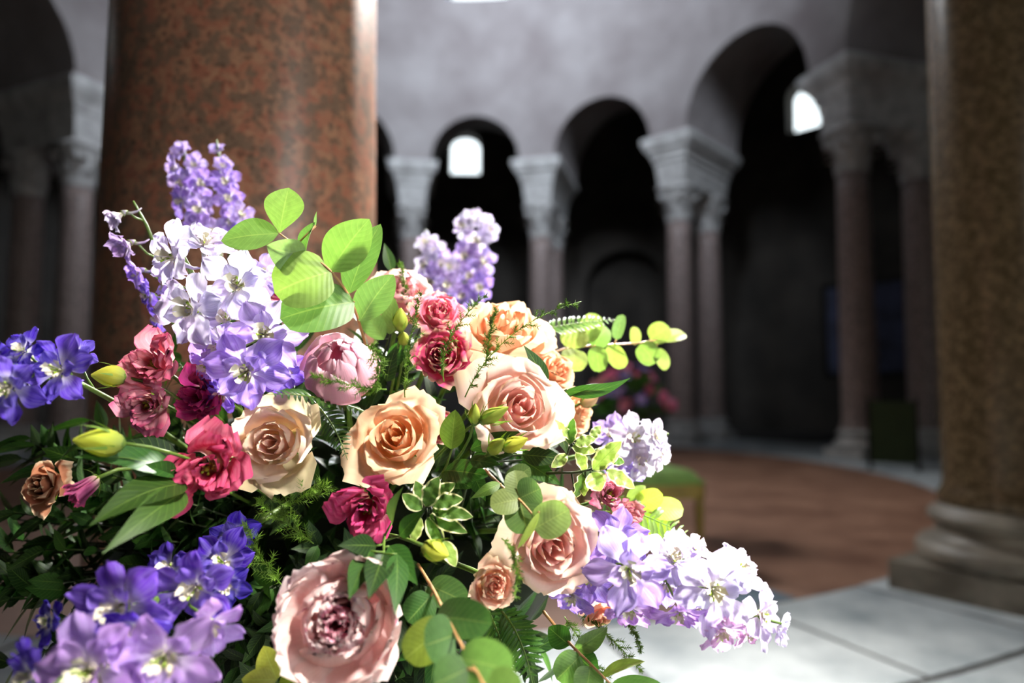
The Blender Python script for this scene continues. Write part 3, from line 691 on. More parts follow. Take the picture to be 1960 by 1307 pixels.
def fern(label, pts, width, seed, col, nrm, n=17, group='leather fern fronds'):
    rnd = random.Random(seed); o0 = P(*pts[0]); t = empty('fern_frond', o0); tag(t, label, 'fern', group)
    q = [P(*p) - o0 for p in pts]; fine = [(1 - u) ** 2 * q[0] + 2 * u * (1 - u) * q[1] + u * u * q[2] for u in lin(0, 1, 3 * n)]
    mb = MB(); mb.tube(fine, [0.0013 * (1 - 0.8 * i / len(fine)) for i in range(len(fine))], 5); mb.build('rachis', M_stem, t)
    nv = D(*nrm); d = pts[1][2]
    for k in range(n):
        i = 2 + int(k * (len(fine) - 4) / n); v = k / n; A = fine[i]; tg = (fine[i + 1] - fine[i - 1]).normalized(); sd = nv.cross(tg).normalized()
        L = width * d / FPX * (math.sin(PI * (0.18 + 0.8 * v)) ** 0.8) * 0.55
        for s in (-1, 1):
            g = leaf_grid(L, L * 0.21, 'oval', 0.08, 0.15, nu=5, nv=12, rnd=rnd, curl=-0.1, serr=0.10)
            o = g.build('leaflet', M_fern, t, color=jit(col, rnd, 0.15)); o.matrix_basis = orient(A, A + (sd * s + tg * 0.55).normalized() * L, nv + sd * s * 0.25)
    return t

def plumosus(label, pts, seed, mat, spread=22, needle=13, group='asparagus fern sprays', dens=1.0):
    rnd = random.Random(seed); o0 = P(*pts[0]); t = empty('asparagus_fern', o0); tag(t, label, 'asparagus fern', group)
    q = [P(*p) - o0 for p in pts]; d = pts[1][2]; k = d / FPX
    fine = [(1 - u) ** 2 * q[0] + 2 * u * (1 - u) * q[1] + u * u * q[2] for u in lin(0, 1, 40)]
    mb = MB(); mb.tube(fine, [0.0006 * (1 - 0.7 * i / 40) for i in range(40)], 5); nd = MB()
    def needles(a, b, m):
        for j in range(m):
            c = a.lerp(b, (j + 0.5) / m); ax = (b - a).normalized(); side = ax.orthogonal().normalized()
            for s in range(4):
                v = (Matrix.Rotation(rnd.uniform(0, 6.28), 3, ax) @ side) * 0.9 + ax * 0.7; L = needle * k * rnd.uniform(0.6, 1.1)
                e = c + v.normalized() * L; w = 0.00042; o1 = ax.cross(v).normalized() * w
                nd.add([c - o1, c + o1, e], [(0, 1, 2)]); nd.add([c - ax * w, c + ax * w, e], [(0, 1, 2)])
    for i in range(3, 39, 2):
        a = fine[i]; ax = (fine[i + 1] - fine[i - 1]).normalized(); v = i / 40
        side = Matrix.Rotation(rnd.uniform(0, 6.28), 3, ax) @ ax.orthogonal().normalized()
        L = spread * k * math.sin(PI * (0.15 + 0.8 * v)) * rnd.uniform(0.6, 1.2); e = a + (side + ax * 0.9).normalized() * L
        mb.tube([a, e], [0.0004, 0.0002], 4); needles(a, e, max(2, int(5 * dens))); needles(fine[i - 1], fine[i + 1], 2)
    mb.build('stem', mat, t); o = nd.build('needles', mat, t, smooth=False); o['kind'] = 'stuff'
    return t

def peony_open(px, py, d, dia, face, label, seed):
    rnd = random.Random(seed); t, M = start_bloom('peony', px, py, d, dia, face, 0.4, 0.55); tag(t, label, 'peony', 'peonies')
    for k in range(11):
        th = k * 2.39996; q = k / 10
        mb = cup_petal(0.80 + 0.12 * q, 0.98 + rnd.uniform(-0.08, 0.08), 0.78 + rnd.uniform(-0.12, 0.1), 0.72, th, 0.04, 0.05, 0.05, 0.0, rnd, nu=13, drop=0.15, rb=0.1)
        mb.build('petal', M_peony, t, color=jit(rgb('#ffe2de'), rnd, 0.04))
    for k in range(30):
        q = (k + 0.5) / 30; th = k * 2.39996 + rnd.uniform(-0.4, 0.4)
        rm = 0.05 + 0.75 * q; rt = rm * rnd.uniform(0.4, 0.85); ht = 1.06 - 0.34 * q * q + rnd.uniform(-0.07, 0.05)
        mb = cup_petal(rm, rt, ht, rnd.uniform(0.6, 0.85) + 0.55 * (1 - q), th, rnd.uniform(0.0, 0.14), 0.04, rnd.uniform(-0.15, 0.15), rnd.uniform(-0.12, 0.05), rnd, nu=13, nv=11, drop=0.14)
        c = rgb('#ffd9da') if q > 0.3 else rgb('#f8aec4')
        mb.build('petal', M_peony, t, color=jit(c, rnd, 0.09))
    mb = MB(); mb.lathe([(0.05, -0.15), (0.25, -0.1), (0.35, 0.0), (0.2, 0.06)], 14); mb.build('calyx', M_stem, t); core_stem(t, (0, 0, -0.12), M, 0.003)
def peony_bud(px, py, d, dia, face, label, seed):
    rnd = random.Random(seed); t, M = start_bloom('peony_bud', px, py, d, dia, face, 0.9, 0.62); tag(t, label, 'peony', 'peonies')
    for k in range(13):
        q = k / 12; th = k * 2.39996 + rnd.uniform(-0.2, 0.2)
        mb = cup_petal(0.62 + 0.30 * q, 0.10 + 0.42 * q ** 1.6 + rnd.uniform(-0.04, 0.1), 1.22 - 0.16 * q + rnd.uniform(-0.05, 0.03), 1.15 - 0.3 * q, th, 0.02, 0.035, 0.035, 0.0, rnd, nu=13, nv=12, drop=0.20, rb=0.1)
        mb.build('petal', M_bud, t, color=jit(rgb('#f2b8cc'), rnd, 0.08))
    for k in range(4):
        mb = leaf_grid(0.8, 0.4, 'round', -0.1, 0.1, nu=5, nv=8, rnd=rnd); o = mb.build('sepal', M_calyx, t, color=rgb('#5f7a34')); o.matrix_basis = Matrix.Rotation(k * 1.57, 4, 'Z') @ Matrix.Rotation(0.25, 4, 'X')
    mb = MB(); mb.lathe([(0.05, -0.15), (0.25, -0.1), (0.35, 0.0), (0.2, 0.06)], 14); mb.build('calyx', M_stem, t); core_stem(t, (0, 0, -0.12), M, 0.003)

# ------------------------------------------------------------------ the bouquet: roses
peach, peach_i = rgb('#f8cfac'), rgb('#fabf8c')
blush, blush_i = rgb('#fad8ce'), rgb('#f9c2bd')
cream, cream_i = rgb('#f4dcc8'), rgb('#fad4c4')
rose(760, 838, 0.60, 172, (-0.06, 0.42, 0.9), peach, peach_i, 'peach rose with a tight spiral heart at the middle of the bouquet', 11)
rose(524, 848, 0.60, 172, (-0.02, 0.16, 1), cream, cream_i, 'cream blush rose beside the deep pink ruffled bloom', 12, openness=1.05, outer=rgb('#d8c69a'), ruf=0.035)
rose(995, 780, 0.615, 186, (0.25, 0.32, 0.9), blush, blush_i, 'large blush pink rose above the cluster of green buds', 13, openness=1.05)
rose(1055, 1045, 0.57, 186, (0.22, 0.02, 1), blush, blush_i, 'large blush pink rose under the round grey-green leaves', 14, openness=1.05, outer=rgb('#f3d3ba'))
rose(960, 628, 0.68, 170, (0.12, 0.72, 0.55), rgb('#f4c4a2'), rgb('#f2b48c'), 'pale peach rose at the top of the bouquet against the dark arcade', 15, openness=1.05)
rose(945, 1120, 0.56, 96, (0.30, 0.05, 0.9), rgb('#f3c6b0'), rgb('#f0aa98'), 'small half-closed blush spray rose left of the lower blush rose', 16, openness=0.8, n=20, name='spray_rose', ruf=0.05)
rose(840, 598, 0.66, 98, (0.15, 0.5, 0.7), rgb('#e98aa2'), rgb('#dc6485'), 'small mid pink rose just left of the top peach rose', 17, n=20, name='spray_rose', ruf=0.05)
rose(846, 680, 0.64, 108, (-0.2, 0.2, 0.9), rgb('#d3547e'), rgb('#b52f5e'), 'small magenta pink rose under the top peach rose', 18, n=22, name='spray_rose', ruf=0.05)
rose(766, 560, 0.69, 124, (0.2, 0.6, 0.7), rgb('#f4c6cd'), rgb('#efaab8'), 'pale pink rose tucked behind the large round green leaves', 19, n=20, name='spray_rose', ruf=0.04)
rose(1066, 708, 0.69, 84, (0.5, 0.4, 0.6), rgb('#f1bd9a'), rgb('#eaa680'), 'peach rose half hidden above the large blush rose', 20, n=18, name='spray_rose')
rose(1108, 790, 0.72, 84, (0.7, 0.1, 0.6), rgb('#f4c9a4'), rgb('#eeb08c'), 'peach rose peeping out right of the large blush rose', 21, n=18, name='spray_rose')
rose(533, 558, 0.68, 74, (0.1, 0.5, 0.7), rgb('#d9799c'), rgb('#c9587f'), 'dusky pink rose behind the white delphinium florets', 22, n=16, name='spray_rose')
rose(838, 815, 0.67, 72, (0.4, 0.2, 0.8), rgb('#c9657f'), rgb('#b84a6a'), 'dull pink rose peeping from behind the peach rose', 23, n=16, name='spray_rose')
rose(1150, 1178, 0.61, 70, (0.3, -0.5, 0.7), rgb('#eeb79c'), rgb('#e8a184'), 'small peach rose beneath the drooping delphinium', 24, n=16, name='spray_rose')
rose(80, 930, 0.66, 90, (-0.3, 0.2, 0.8), rgb('#a06a50'), rgb('#8e583e'), 'rose at the left edge, shade painted into its brownish apricot petals', 25, n=16, name='spray_rose')  # petal colour darkened to stand for shade
# peonies
peony_bud(652, 697, 0.60, 178, (0.05, 0.62, 0.75), 'globe-shaped pink peony bud beneath the large round green leaves', 31)
peony_open(648, 1190, 0.50, 236, (0.05, 0.34, 1.0), 'full pale pink peony with magenta flecks at the bottom of the bouquet', 32)
# lisianthus
lisianthus(290, 695, 0.60, 152, (-0.1, 0.35, 0.9), rgb('#ea9aa4'), 'dusty pink lisianthus left of the bright delphinium, upper of two', 41, dark=rgb('#d06a84'), openness=0.85)
lisianthus(280, 776, 0.60, 138, (0.15, -0.05, 0.9), rgb('#d79aa2'), 'pale dusty pink lisianthus hanging under its twin', 42, dark=rgb('#b05a7c'), openness=0.7)
lisianthus(386, 758, 0.63, 140, (-0.2, 0.1, 0.9), rgb('#a83a72'), 'dark magenta lisianthus under the purple delphinium florets', 43, dark=rgb('#8a2860'), openness=0.75)
lisianthus(396, 898, 0.56, 194, (0.3, 0.05, 0.9), rgb('#de6c88'), 'large deep pink ruffled lisianthus beside the cream rose', 44, dark=rgb('#b8406e'), squash=0.85)
lisianthus(700, 978, 0.56, 150, (-0.05, -0.1, 1), rgb('#d8628c'), 'magenta pink lisianthus with an open throat under the peach rose', 45, dark=rgb('#b03a72'), openness=0.9)
lisianthus(158, 935, 0.55, 110, (-0.5, -0.5, 0.7), rgb('#b8608c'), 'mauve pink lisianthus bud bloom below the yellow-green bud at left', 46, dark=rgb('#8a3a68'), openness=0.3, n=9)
lisianthus(1168, 945, 0.615, 124, (0.1, 0.35, 0.8), rgb('#d99aa8'), 'dusky rose-pink lisianthus above the violet delphinium', 47, dark=rgb('#bf7a90'), openness=0.5, n=10)
lisianthus(1198, 985, 0.64, 110, (0.5, 0.1, 0.8), rgb('#e0a4a4'), 'pale pink lisianthus wedged behind the violet delphinium', 48, dark=rgb('#c98a94'), openness=0.6, n=10)
# delphiniums
WH, LV, MV, PU, DP = rgb('#d9cfec'), rgb('#bfa9e2'), rgb('#a88cd8'), rgb('#8064c4'), rgb('#5a44a4')
delphinium('tall white and lavender delphinium spike leaning over the pink lisianthus', [(500, 900, 0.74), (430, 700, 0.67), (390, 560, 0.64), (330, 450, 0.63)],
    [(322, 490, 0.60, 118, (-0.5, 0.0, 0.9), 0), (392, 462, 0.62, 104, (0.3, 0.7, 0.5), 0), (452, 545, 0.60, 128, (0.2, 0.1, 1), 0), (360, 592, 0.585, 142, (-0.25, -0.05, 1), 0),
     (505, 640, 0.59, 138, (0.25, 0.05, 1), 1), (420, 665, 0.60, 104, (-0.2, -0.5, 0.8), 1), (470, 712, 0.585, 142, (0.05, -0.15, 1), 2), (395, 700, 0.62, 96, (-0.5, -0.3, 0.8), 2),
     (545, 715, 0.61, 88, (0.6, -0.2, 0.8), 3), (430, 610, 0.625, 96, (0.1, 0.3, 0.9), 0), (318, 545, 0.625, 80, (-0.7, -0.1, 0.6), 1), (505, 525, 0.655, 84, (0.5, 0.5, 0.6), 1), (425, 755, 0.625, 84, (-0.1, -0.6, 0.8), 3)], 51, [WH, LV, MV, PU, DP])
delphinium('blurred lilac delphinium spike in front of the granite column, topmost of all', [(440, 600, 0.80), (420, 480, 0.82), (370, 380, 0.85), (345, 270, 0.87)],
    [(350, 292, 0.86, 46, (-0.2, 0.3, 0.9), 0, 0.6), (372, 315, 0.86, 46, (0.4, 0.1, 0.9), 1, 0.7), (335, 322, 0.85, 52, (-0.6, 0, 0.7), 1, 0.8), (350, 350, 0.84, 62, (-0.3, 0, 0.9), 1), (385, 352, 0.84, 54, (0.4, 0.1, 0.9), 2), (345, 385, 0.83, 58, (-0.5, -0.2, 0.8), 2), (380, 400, 0.82, 60, (0.1, -0.1, 1), 1), (370, 440, 0.80, 66, (-0.2, 0.1, 1), 2), (410, 445, 0.80, 60, (0.3, 0.2, 0.9), 1)], 52, [LV, LV, MV])
delphinium('slender lilac delphinium spike twinned with the topmost one', [(450, 600, 0.80), (440, 480, 0.82), (425, 380, 0.84), (415, 268, 0.86)],
    [(418, 290, 0.86, 36, (0, 0.5, 0.8), 0, 0.5), (428, 318, 0.85, 42, (0.4, 0.1, 0.8), 0, 0.7), (432, 348, 0.84, 52, (0.3, 0, 0.9), 1), (438, 380, 0.83, 58, (0.4, -0.1, 0.9), 1), (462, 410, 0.81, 54, (0.7, 0.2, 0.7), 0), (440, 425, 0.81, 50, (0.1, 0, 1), 1)], 53, [LV, MV])
delphinium('drooping greenish violet delphinium tip left of the white florets', [(420, 720, 0.74), (330, 560, 0.72), (280, 430, 0.70), (255, 385, 0.70)],
    [(228, 412, 0.68, 68, (-0.5, -0.6, 0.6), 0, 0.35), (242, 468, 0.67, 74, (-0.4, -0.5, 0.7), 1, 0.5), (262, 520, 0.68, 66, (-0.5, -0.4, 0.7), 2, 0.7), (280, 565, 0.69, 62, (-0.6, -0.2, 0.7), 3), (300, 610, 0.70, 60, (-0.6, -0.3, 0.7), 3)], 54, [rgb('#b9b0c4'), rgb('#a890bc'), MV, PU])
delphinium('deep violet delphinium at the far left edge', [(360, 860, 0.72), (240, 780, 0.62), (120, 715, 0.56), (-20, 690, 0.52)],
    [(108, 708, 0.54, 128, (-0.1, 0.1, 1), 0), (12, 742, 0.51, 122, (0.1, -0.2, 1), 0), (40, 668, 0.54, 84, (-0.1, 0.5, 0.8), 1), (75, 690, 0.56, 80, (0.2, 0.6, 0.7), 1), (150, 680, 0.58, 70, (0.5, 0.3, 0.8), 0), (40, 725, 0.56, 90, (-0.2, -0.4, 0.8), 1), (-20, 690, 0.53, 90, (-0.2, 0.2, 0.8), 1)], 55, [rgb('#6c58bc'), rgb('#4e3e9e')])
delphinium('large blurred purple delphinium in the lower left corner', [(560, 960, 0.70), (430, 1040, 0.60), (280, 1160, 0.48), (80, 1330, 0.40)],
    [(222, 1165, 0.46, 176, (-0.1, 0.05, 1), 0), (370, 1128, 0.50, 150, (0.05, -0.05, 1), 0), (165, 1285, 0.42, 200, (-0.1, 0.15, 1), 1), (312, 1262, 0.43, 190, (0.2, -0.15, 1), 1), (425, 1075, 0.545, 116, (0.2, 0.35, 0.9), 2), (445, 1030, 0.58, 96, (0.2, 0.5, 0.8), 3), (320, 1085, 0.53, 96, (-0.3, 0.5, 0.8), 2), (90, 1190, 0.50, 90, (-0.6, 0.2, 0.7), 3), (50, 1295, 0.44, 120, (-0.5, 0.1, 0.8), 2), (400, 1200, 0.47, 120, (0.5, -0.4, 0.8), 1), (430, 1125, 0.53, 84, (0.6, 0.0, 0.8), 3), (255, 1210, 0.45, 120, (0, -0.4, 0.9), 2)], 56, [rgb('#7e60c2'), rgb('#bc98da'), rgb('#604ab2'), rgb('#423494')])
delphinium('out-of-focus white-tipped delphinium rising right of the large green leaves, taller stem', [(860, 700, 0.86), (880, 600, 0.95), (890, 500, 1.0), (905, 400, 1.04)],
    [(905, 420, 1.02, 54, (0, 0.4, 0.8), 0), (885, 432, 1.01, 48, (-0.5, 0.2, 0.8), 0), (935, 440, 1.01, 48, (0.6, 0.1, 0.7), 0), (912, 462, 1.0, 62, (0, 0, 1), 0), (890, 490, 0.99, 58, (-0.3, 0, 0.9), 1), (925, 500, 0.99, 58, (0.4, 0, 0.9), 1), (900, 530, 0.98, 60, (0, 0, 1), 1), (918, 550, 0.97, 56, (0.3, -0.1, 1), 2), (885, 565, 0.96, 54, (-0.2, 0, 1), 2)], 57, [WH, LV, MV])
delphinium('out-of-focus lilac delphinium left of its taller white-tipped neighbour', [(850, 700, 0.86), (855, 600, 0.93), (840, 520, 0.97), (815, 440, 1.0)],
    [(815, 462, 0.99, 46, (-0.2, 0.4, 0.8), 0), (832, 482, 0.98, 46, (0.3, 0.2, 0.9), 0), (815, 508, 0.97, 56, (-0.5, 0, 0.8), 0), (845, 505, 0.97, 52, (0.3, 0, 0.9), 1), (825, 540, 0.96, 58, (-0.3, -0.1, 0.9), 1), (855, 545, 0.95, 54, (0.2, 0, 1), 1), (860, 510, 0.97, 44, (0.2, 0.2, 1), 0)], 58, [WH, LV])
delphinium('long pale violet delphinium spike reaching right over the marble floor', [(1000, 1010, 0.68), (1150, 1060, 0.60), (1300, 1120, 0.575), (1400, 1165, 0.57), (1500, 1195, 0.565)],
    [(1180, 1030, 0.585, 118, (0.05, 0.4, 0.9), 2), (1205, 1092, 0.55, 152, (-0.05, 0.0, 1), 1), (1368, 1132, 0.55, 148, (0.1, 0.05, 1), 0), (1290, 1065, 0.57, 112, (0.25, 0.6, 0.7), 0), (1325, 1050, 0.585, 88, (0.4, 0.8, 0.4), 0), (1420, 1090, 0.57, 96, (0.5, 0.6, 0.6), 0), (1462, 1178, 0.565, 100, (0.5, 0.2, 0.8), 0), (1490, 1205, 0.57, 66, (0.7, -0.1, 0.6), 0, 0.6), (1300, 1178, 0.56, 96, (-0.2, -0.7, 0.7), 3), (1385, 1215, 0.56, 92, (0, -0.7, 0.7), 4), (1205, 1170, 0.57, 92, (-0.1, -0.6, 0.8), 3), (1095, 1145, 0.59, 84, (-0.3, -0.5, 0.8), 2), (1280, 1120, 0.59, 90, (0.1, -0.2, 1), 1), (1340, 1170, 0.58, 80, (0.2, -0.5, 0.9), 1), (1435, 1215, 0.57, 70, (0.3, -0.6, 0.7), 4), (1130, 1110, 0.60, 86, (-0.4, 0.1, 0.9), 2)], 59, [WH, LV, MV, rgb('#c59cdc'), rgb('#e0b8dc')])
delphinium('overexposed white delphinium beside the green stool', [(1000, 900, 0.76), (1120, 870, 0.72), (1200, 845, 0.71), (1280, 830, 0.70)],
    [(1172, 830, 0.70, 84, (-0.2, 0.4, 0.9), 1), (1215, 838, 0.69, 92, (0.1, 0.3, 0.9), 0), (1255, 835, 0.69, 76, (0.6, 0.3, 0.7), 0), (1228, 880, 0.69, 82, (0.2, -0.2, 0.9), 0), (1180, 880, 0.70, 74, (-0.2, -0.2, 0.9), 1), (1262, 868, 0.69, 60, (0.7, -0.1, 0.7), 0), (1215, 905, 0.70, 56, (0.2, -0.6, 0.7), 1)], 60, [rgb('#e4dcee'), LV])
# ------------------------------------------------------------------ foliage
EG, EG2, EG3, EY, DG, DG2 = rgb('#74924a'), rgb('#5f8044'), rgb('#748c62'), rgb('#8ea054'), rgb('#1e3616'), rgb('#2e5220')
sprig('eucalyptus_sprig', 'large bright green eucalyptus sprig arching above the peony bud', 'eucalyptus', 'eucalyptus sprigs',
    [(700, 660, 0.66), (672, 575, 0.615), (632, 518, 0.60), (590, 487, 0.60), (535, 447, 0.60)],
    [((533, 447, 0.60), (424, 462, 0.60), 74, (0.05, 0.45, 0.9), EG2, 'oval'), ((535, 446, 0.60), (553, 360, 0.61), 74, (0.15, 0.1, 1), EG, 'spoon'),
     ((585, 484, 0.60), (510, 468, 0.585), 70, (0.3, -0.5, 0.8), EG3, 'oval', 0.2, 0.5), ((585, 484, 0.60), (605, 425, 0.605), 40, (-0.6, 0.2, 0.7), EG2, 'oval', 0.05, 0.6), ((604, 432, 0.605), (607, 404, 0.607), 11, (-0.6, 0.2, 0.7), EG3, 'pointed'),
     ((632, 520, 0.60), (708, 420, 0.61), 96, (-0.2, 0.1, 1), EG, 'oval'), ((668, 562, 0.61), (730, 430, 0.63), 78, (-0.4, 0.1, 0.9), EG2, 'oval'),
     ((634, 520, 0.60), (526, 562, 0.585), 118, (0.05, 0.25, 1), EG, 'round', 0.1), ((678, 578, 0.61), (536, 612, 0.585), 100, (0, 0.25, 1), EG2, 'round', 0.1), ((688, 615, 0.63), (754, 526, 0.65), 78, (-0.2, 0.3, 0.9), EG2, 'oval')], M_stem_r, M_euc, 61)
sprig('eucalyptus_sprig', 'backlit lime eucalyptus sprig reaching right from the top of the bouquet', 'eucalyptus', 'eucalyptus sprigs',
    [(1000, 700, 0.74), (1080, 668, 0.76), (1160, 660, 0.78), (1230, 655, 0.80), (1300, 640, 0.82)],
    [((1100, 668, 0.76), (1098, 628, 0.77), 56, (0.1, 0.1, 1), EY), ((1100, 668, 0.76), (1095, 712, 0.75), 54, (0, -0.1, 1), EY), ((1135, 665, 0.77), (1160, 625, 0.78), 42, (0.1, 0.2, 1), EG), ((1140, 662, 0.77), (1148, 712, 0.77), 38, (0, -0.2, 1), EG), ((1165, 660, 0.78), (1195, 704, 0.78), 36, (-0.2, 0, 1), EY), ((1180, 650, 0.785), (1192, 602, 0.79), 26, (-0.5, 0.1, 0.8), EG3),
     ((1215, 660, 0.80), (1212, 625, 0.80), 32, (0.5, 0.3, 0.7), EY), ((1225, 658, 0.80), (1255, 695, 0.80), 44, (-0.2, 0.2, 1), EG), ((1245, 650, 0.81), (1280, 625, 0.81), 44, (0.2, 0.5, 0.8), EY), ((1265, 650, 0.81), (1312, 640, 0.82), 36, (-0.3, 0.6, 0.7), EY), ((1255, 668, 0.81), (1275, 708, 0.81), 34, (0.5, 0, 0.8), EY), ((1120, 655, 0.77), (1140, 600, 0.78), 44, (-0.1, 0.3, 1), EY)], M_stem_r, M_euc, 62)
sprig('eucalyptus_sprig', 'round grey-green eucalyptus leaves resting on the lower blush rose', 'eucalyptus', 'eucalyptus sprigs',
    [(930, 900, 0.66), (960, 930, 0.60), (993, 955, 0.55), (1020, 985, 0.54)],
    [((995, 955, 0.55), (938, 968, 0.545), 52, (0.1, 0.5, 0.9), rgb('#74864e'), 'round'), ((995, 955, 0.55), (985, 900, 0.56), 50, (0.1, 0.3, 1), rgb('#74864e'), 'round'), ((995, 953, 0.55), (1035, 935, 0.55), 64, (0.1, 0.3, 1), rgb('#55703c'), 'round'), ((995, 955, 0.55), (1010, 1022, 0.54), 74, (0, 0.1, 1), rgb('#55703c'), 'round'), ((1022, 1012, 0.53), (1090, 975, 0.53), 70, (0.1, 0.4, 1), rgb('#74864e'), 'round'), ((1032, 980, 0.53), (990, 1050, 0.525), 16, (0.3, 0.1, 0.9), rgb('#8c9a44'), 'oval'), ((970, 925, 0.58), (1015, 895, 0.58), 40, (0, 0.4, 1), rgb('#55703c'), 'round'), ((958, 925, 0.60), (900, 955, 0.59), 26, (0, 0.4, 1), rgb('#55703c'), 'pointed')], M_stem_r, M_euc, 63)
sprig('eucalyptus_sprig', 'big blurred eucalyptus leaves hanging beside the open peony', 'eucalyptus', 'eucalyptus sprigs',
    [(800, 1080, 0.62), (830, 1130, 0.53), (870, 1210, 0.46), (920, 1300, 0.41), (950, 1360, 0.39)],
    [((835, 1180, 0.49), (945, 1195, 0.45), 78, (0.1, 0.5, 0.9), rgb('#47693a'), 'round'), ((870, 1215, 0.46), (812, 1235, 0.45), 96, (0.0, 0.2, 1), rgb('#47693a'), 'round'), ((880, 1260, 0.43), (985, 1285, 0.41), 92, (0.1, 0.5, 0.9), rgb('#648048'), 'round'), ((895, 1280, 0.42), (830, 1310, 0.41), 80, (0, 0.3, 1), rgb('#47693a'), 'round'), ((820, 1120, 0.55), (895, 1155, 0.52), 62, (0.1, 0.5, 0.9), rgb('#47693a'), 'round'), ((825, 1140, 0.53), (780, 1190, 0.52), 62, (0, 0.2, 1), DG2, 'round'), ((855, 1195, 0.48), (775, 1260, 0.47), 80, (-0.1, 0.2, 1), rgb('#6c7a2c'), 'round'), ((930, 1310, 0.40), (1000, 1330, 0.39), 80, (0.1, 0.5, 0.9), rgb('#648048'), 'round')], M_stem_r, M_euc, 64)
sprig('eucalyptus_sprig', 'dark eucalyptus twig with folded leaves over the pale marble floor', 'eucalyptus', 'eucalyptus sprigs',
    [(1040, 1170, 0.64), (1090, 1230, 0.60), (1130, 1270, 0.58), (1170, 1310, 0.57)],
    [((1100, 1245, 0.60), (1163, 1200, 0.60), 36, (0.5, 0.5, 0.6), EG2, 'oval', 0.1, 0.6), ((1110, 1255, 0.59), (1065, 1300, 0.58), 60, (0.1, 0.3, 1), EG2, 'round'), ((1150, 1298, 0.58), (1236, 1268, 0.57), 26, (0.2, 0.8, 0.4), EY, 'oval', 0.1, 0.5), ((1090, 1235, 0.60), (1050, 1200, 0.61), 46, (0, 0.2, 1), DG2, 'oval'), ((1130, 1275, 0.58), (1120, 1330, 0.57), 60, (0.1, 0.2, 1), EG2, 'round'), ((1100, 1250, 0.60), (1145, 1290, 0.59), 50, (0, 0.3, 1), DG2, 'oval'), ((1170, 1310, 0.57), (1265, 1308, 0.57), 30, (0, 0.6, 0.8), EG2, 'oval')], M_stem_r, M_euc, 65)
sprig('eucalyptus_sprig', 'single olive oval leaf standing right of the peach rose', 'eucalyptus', 'eucalyptus sprigs', [(820, 950, 0.66), (850, 900, 0.62), (866, 858, 0.60)],
    [((864, 860, 0.60), (872, 784, 0.60), 50, (-0.1, 0.2, 1), rgb('#66802e'), 'oval'), ((850, 900, 0.62), (935, 912, 0.60), 52, (0.1, 0.5, 0.8), DG2, 'oval'), ((846, 905, 0.62), (905, 935, 0.60), 40, (0.1, 0.4, 0.8), DG2, 'oval')], M_stem, M_euc, 66)
sprig('eucalyptus_sprig', 'yellow-green lobed leaves at the bottom left of the open peony', 'foliage', 'eucalyptus sprigs', [(560, 1200, 0.62), (540, 1260, 0.56), (520, 1340, 0.53)],
    [((530, 1300, 0.54), (505, 1235, 0.54), 54, (0.1, 0.3, 1), rgb('#8f9636'), 'oval'), ((530, 1300, 0.54), (462, 1300, 0.53), 46, (0, 0.3, 1), rgb('#8f9636'), 'oval'), ((535, 1305, 0.54), (590, 1290, 0.53), 32, (0.1, 0.5, 1), rgb('#7d8a30'), 'oval')], M_stem, M_euc, 67)
sprig('eucalyptus_sprig', 'sunlit yellow-green leaves right of the pink lisianthus near the stool', 'eucalyptus', 'eucalyptus sprigs', [(1120, 960, 0.72), (1200, 970, 0.70), (1260, 985, 0.70), (1300, 1000, 0.70)],
    [((1215, 970, 0.70), (1268, 945, 0.70), 42, (0.2, 0.5, 0.9), rgb('#a8bc48'), 'round'), ((1245, 975, 0.70), (1308, 975, 0.70), 46, (0.1, 0.5, 0.9), rgb('#b8c860'), 'round'), ((1230, 990, 0.70), (1280, 1025, 0.70), 46, (0.1, 0.4, 1), rgb('#94b83c'), 'round'), ((1200, 960, 0.70), (1235, 930, 0.71), 28, (0.1, 0.4, 1), EY, 'oval')], M_stem_r, M_euc, 68)
# glossy pointed leaves
sprig('lisianthus_leaf_spray', 'dark tulip-like leaves fanned out left of the deep pink lisianthus', 'foliage', 'pointed leaf sprays', [(420, 900, 0.64), (370, 900, 0.58), (330, 905, 0.55)],
    [((345, 905, 0.56), (138, 880, 0.49), 84, (-0.1, 0.6, 0.8), DG2, 'pointed', 0.1), ((355, 925, 0.55), (168, 1015, 0.47), 92, (-0.2, 0.15, 1), rgb('#2f4a18'), 'pointed', 0.12), ((355, 940, 0.55), (188, 1068, 0.46), 70, (0.2, 0.1, 1), rgb('#3a5420'), 'pointed', 0.15), ((340, 895, 0.56), (205, 850, 0.54), 84, (0, 0.5, 0.8), DG, 'pointed', 0.1), ((320, 900, 0.55), (245, 935, 0.51), 34, (0, 0.5, 0.8), DG2, 'pointed'), ((350, 890, 0.57), (295, 855, 0.56), 34, (0.2, 0.3, 0.9), DG2, 'pointed'), ((335, 920, 0.55), (250, 895, 0.52), 72, (0, 0.3, 1), DG2, 'pointed')], M_stem_d, M_leaf, 71, shape='pointed')
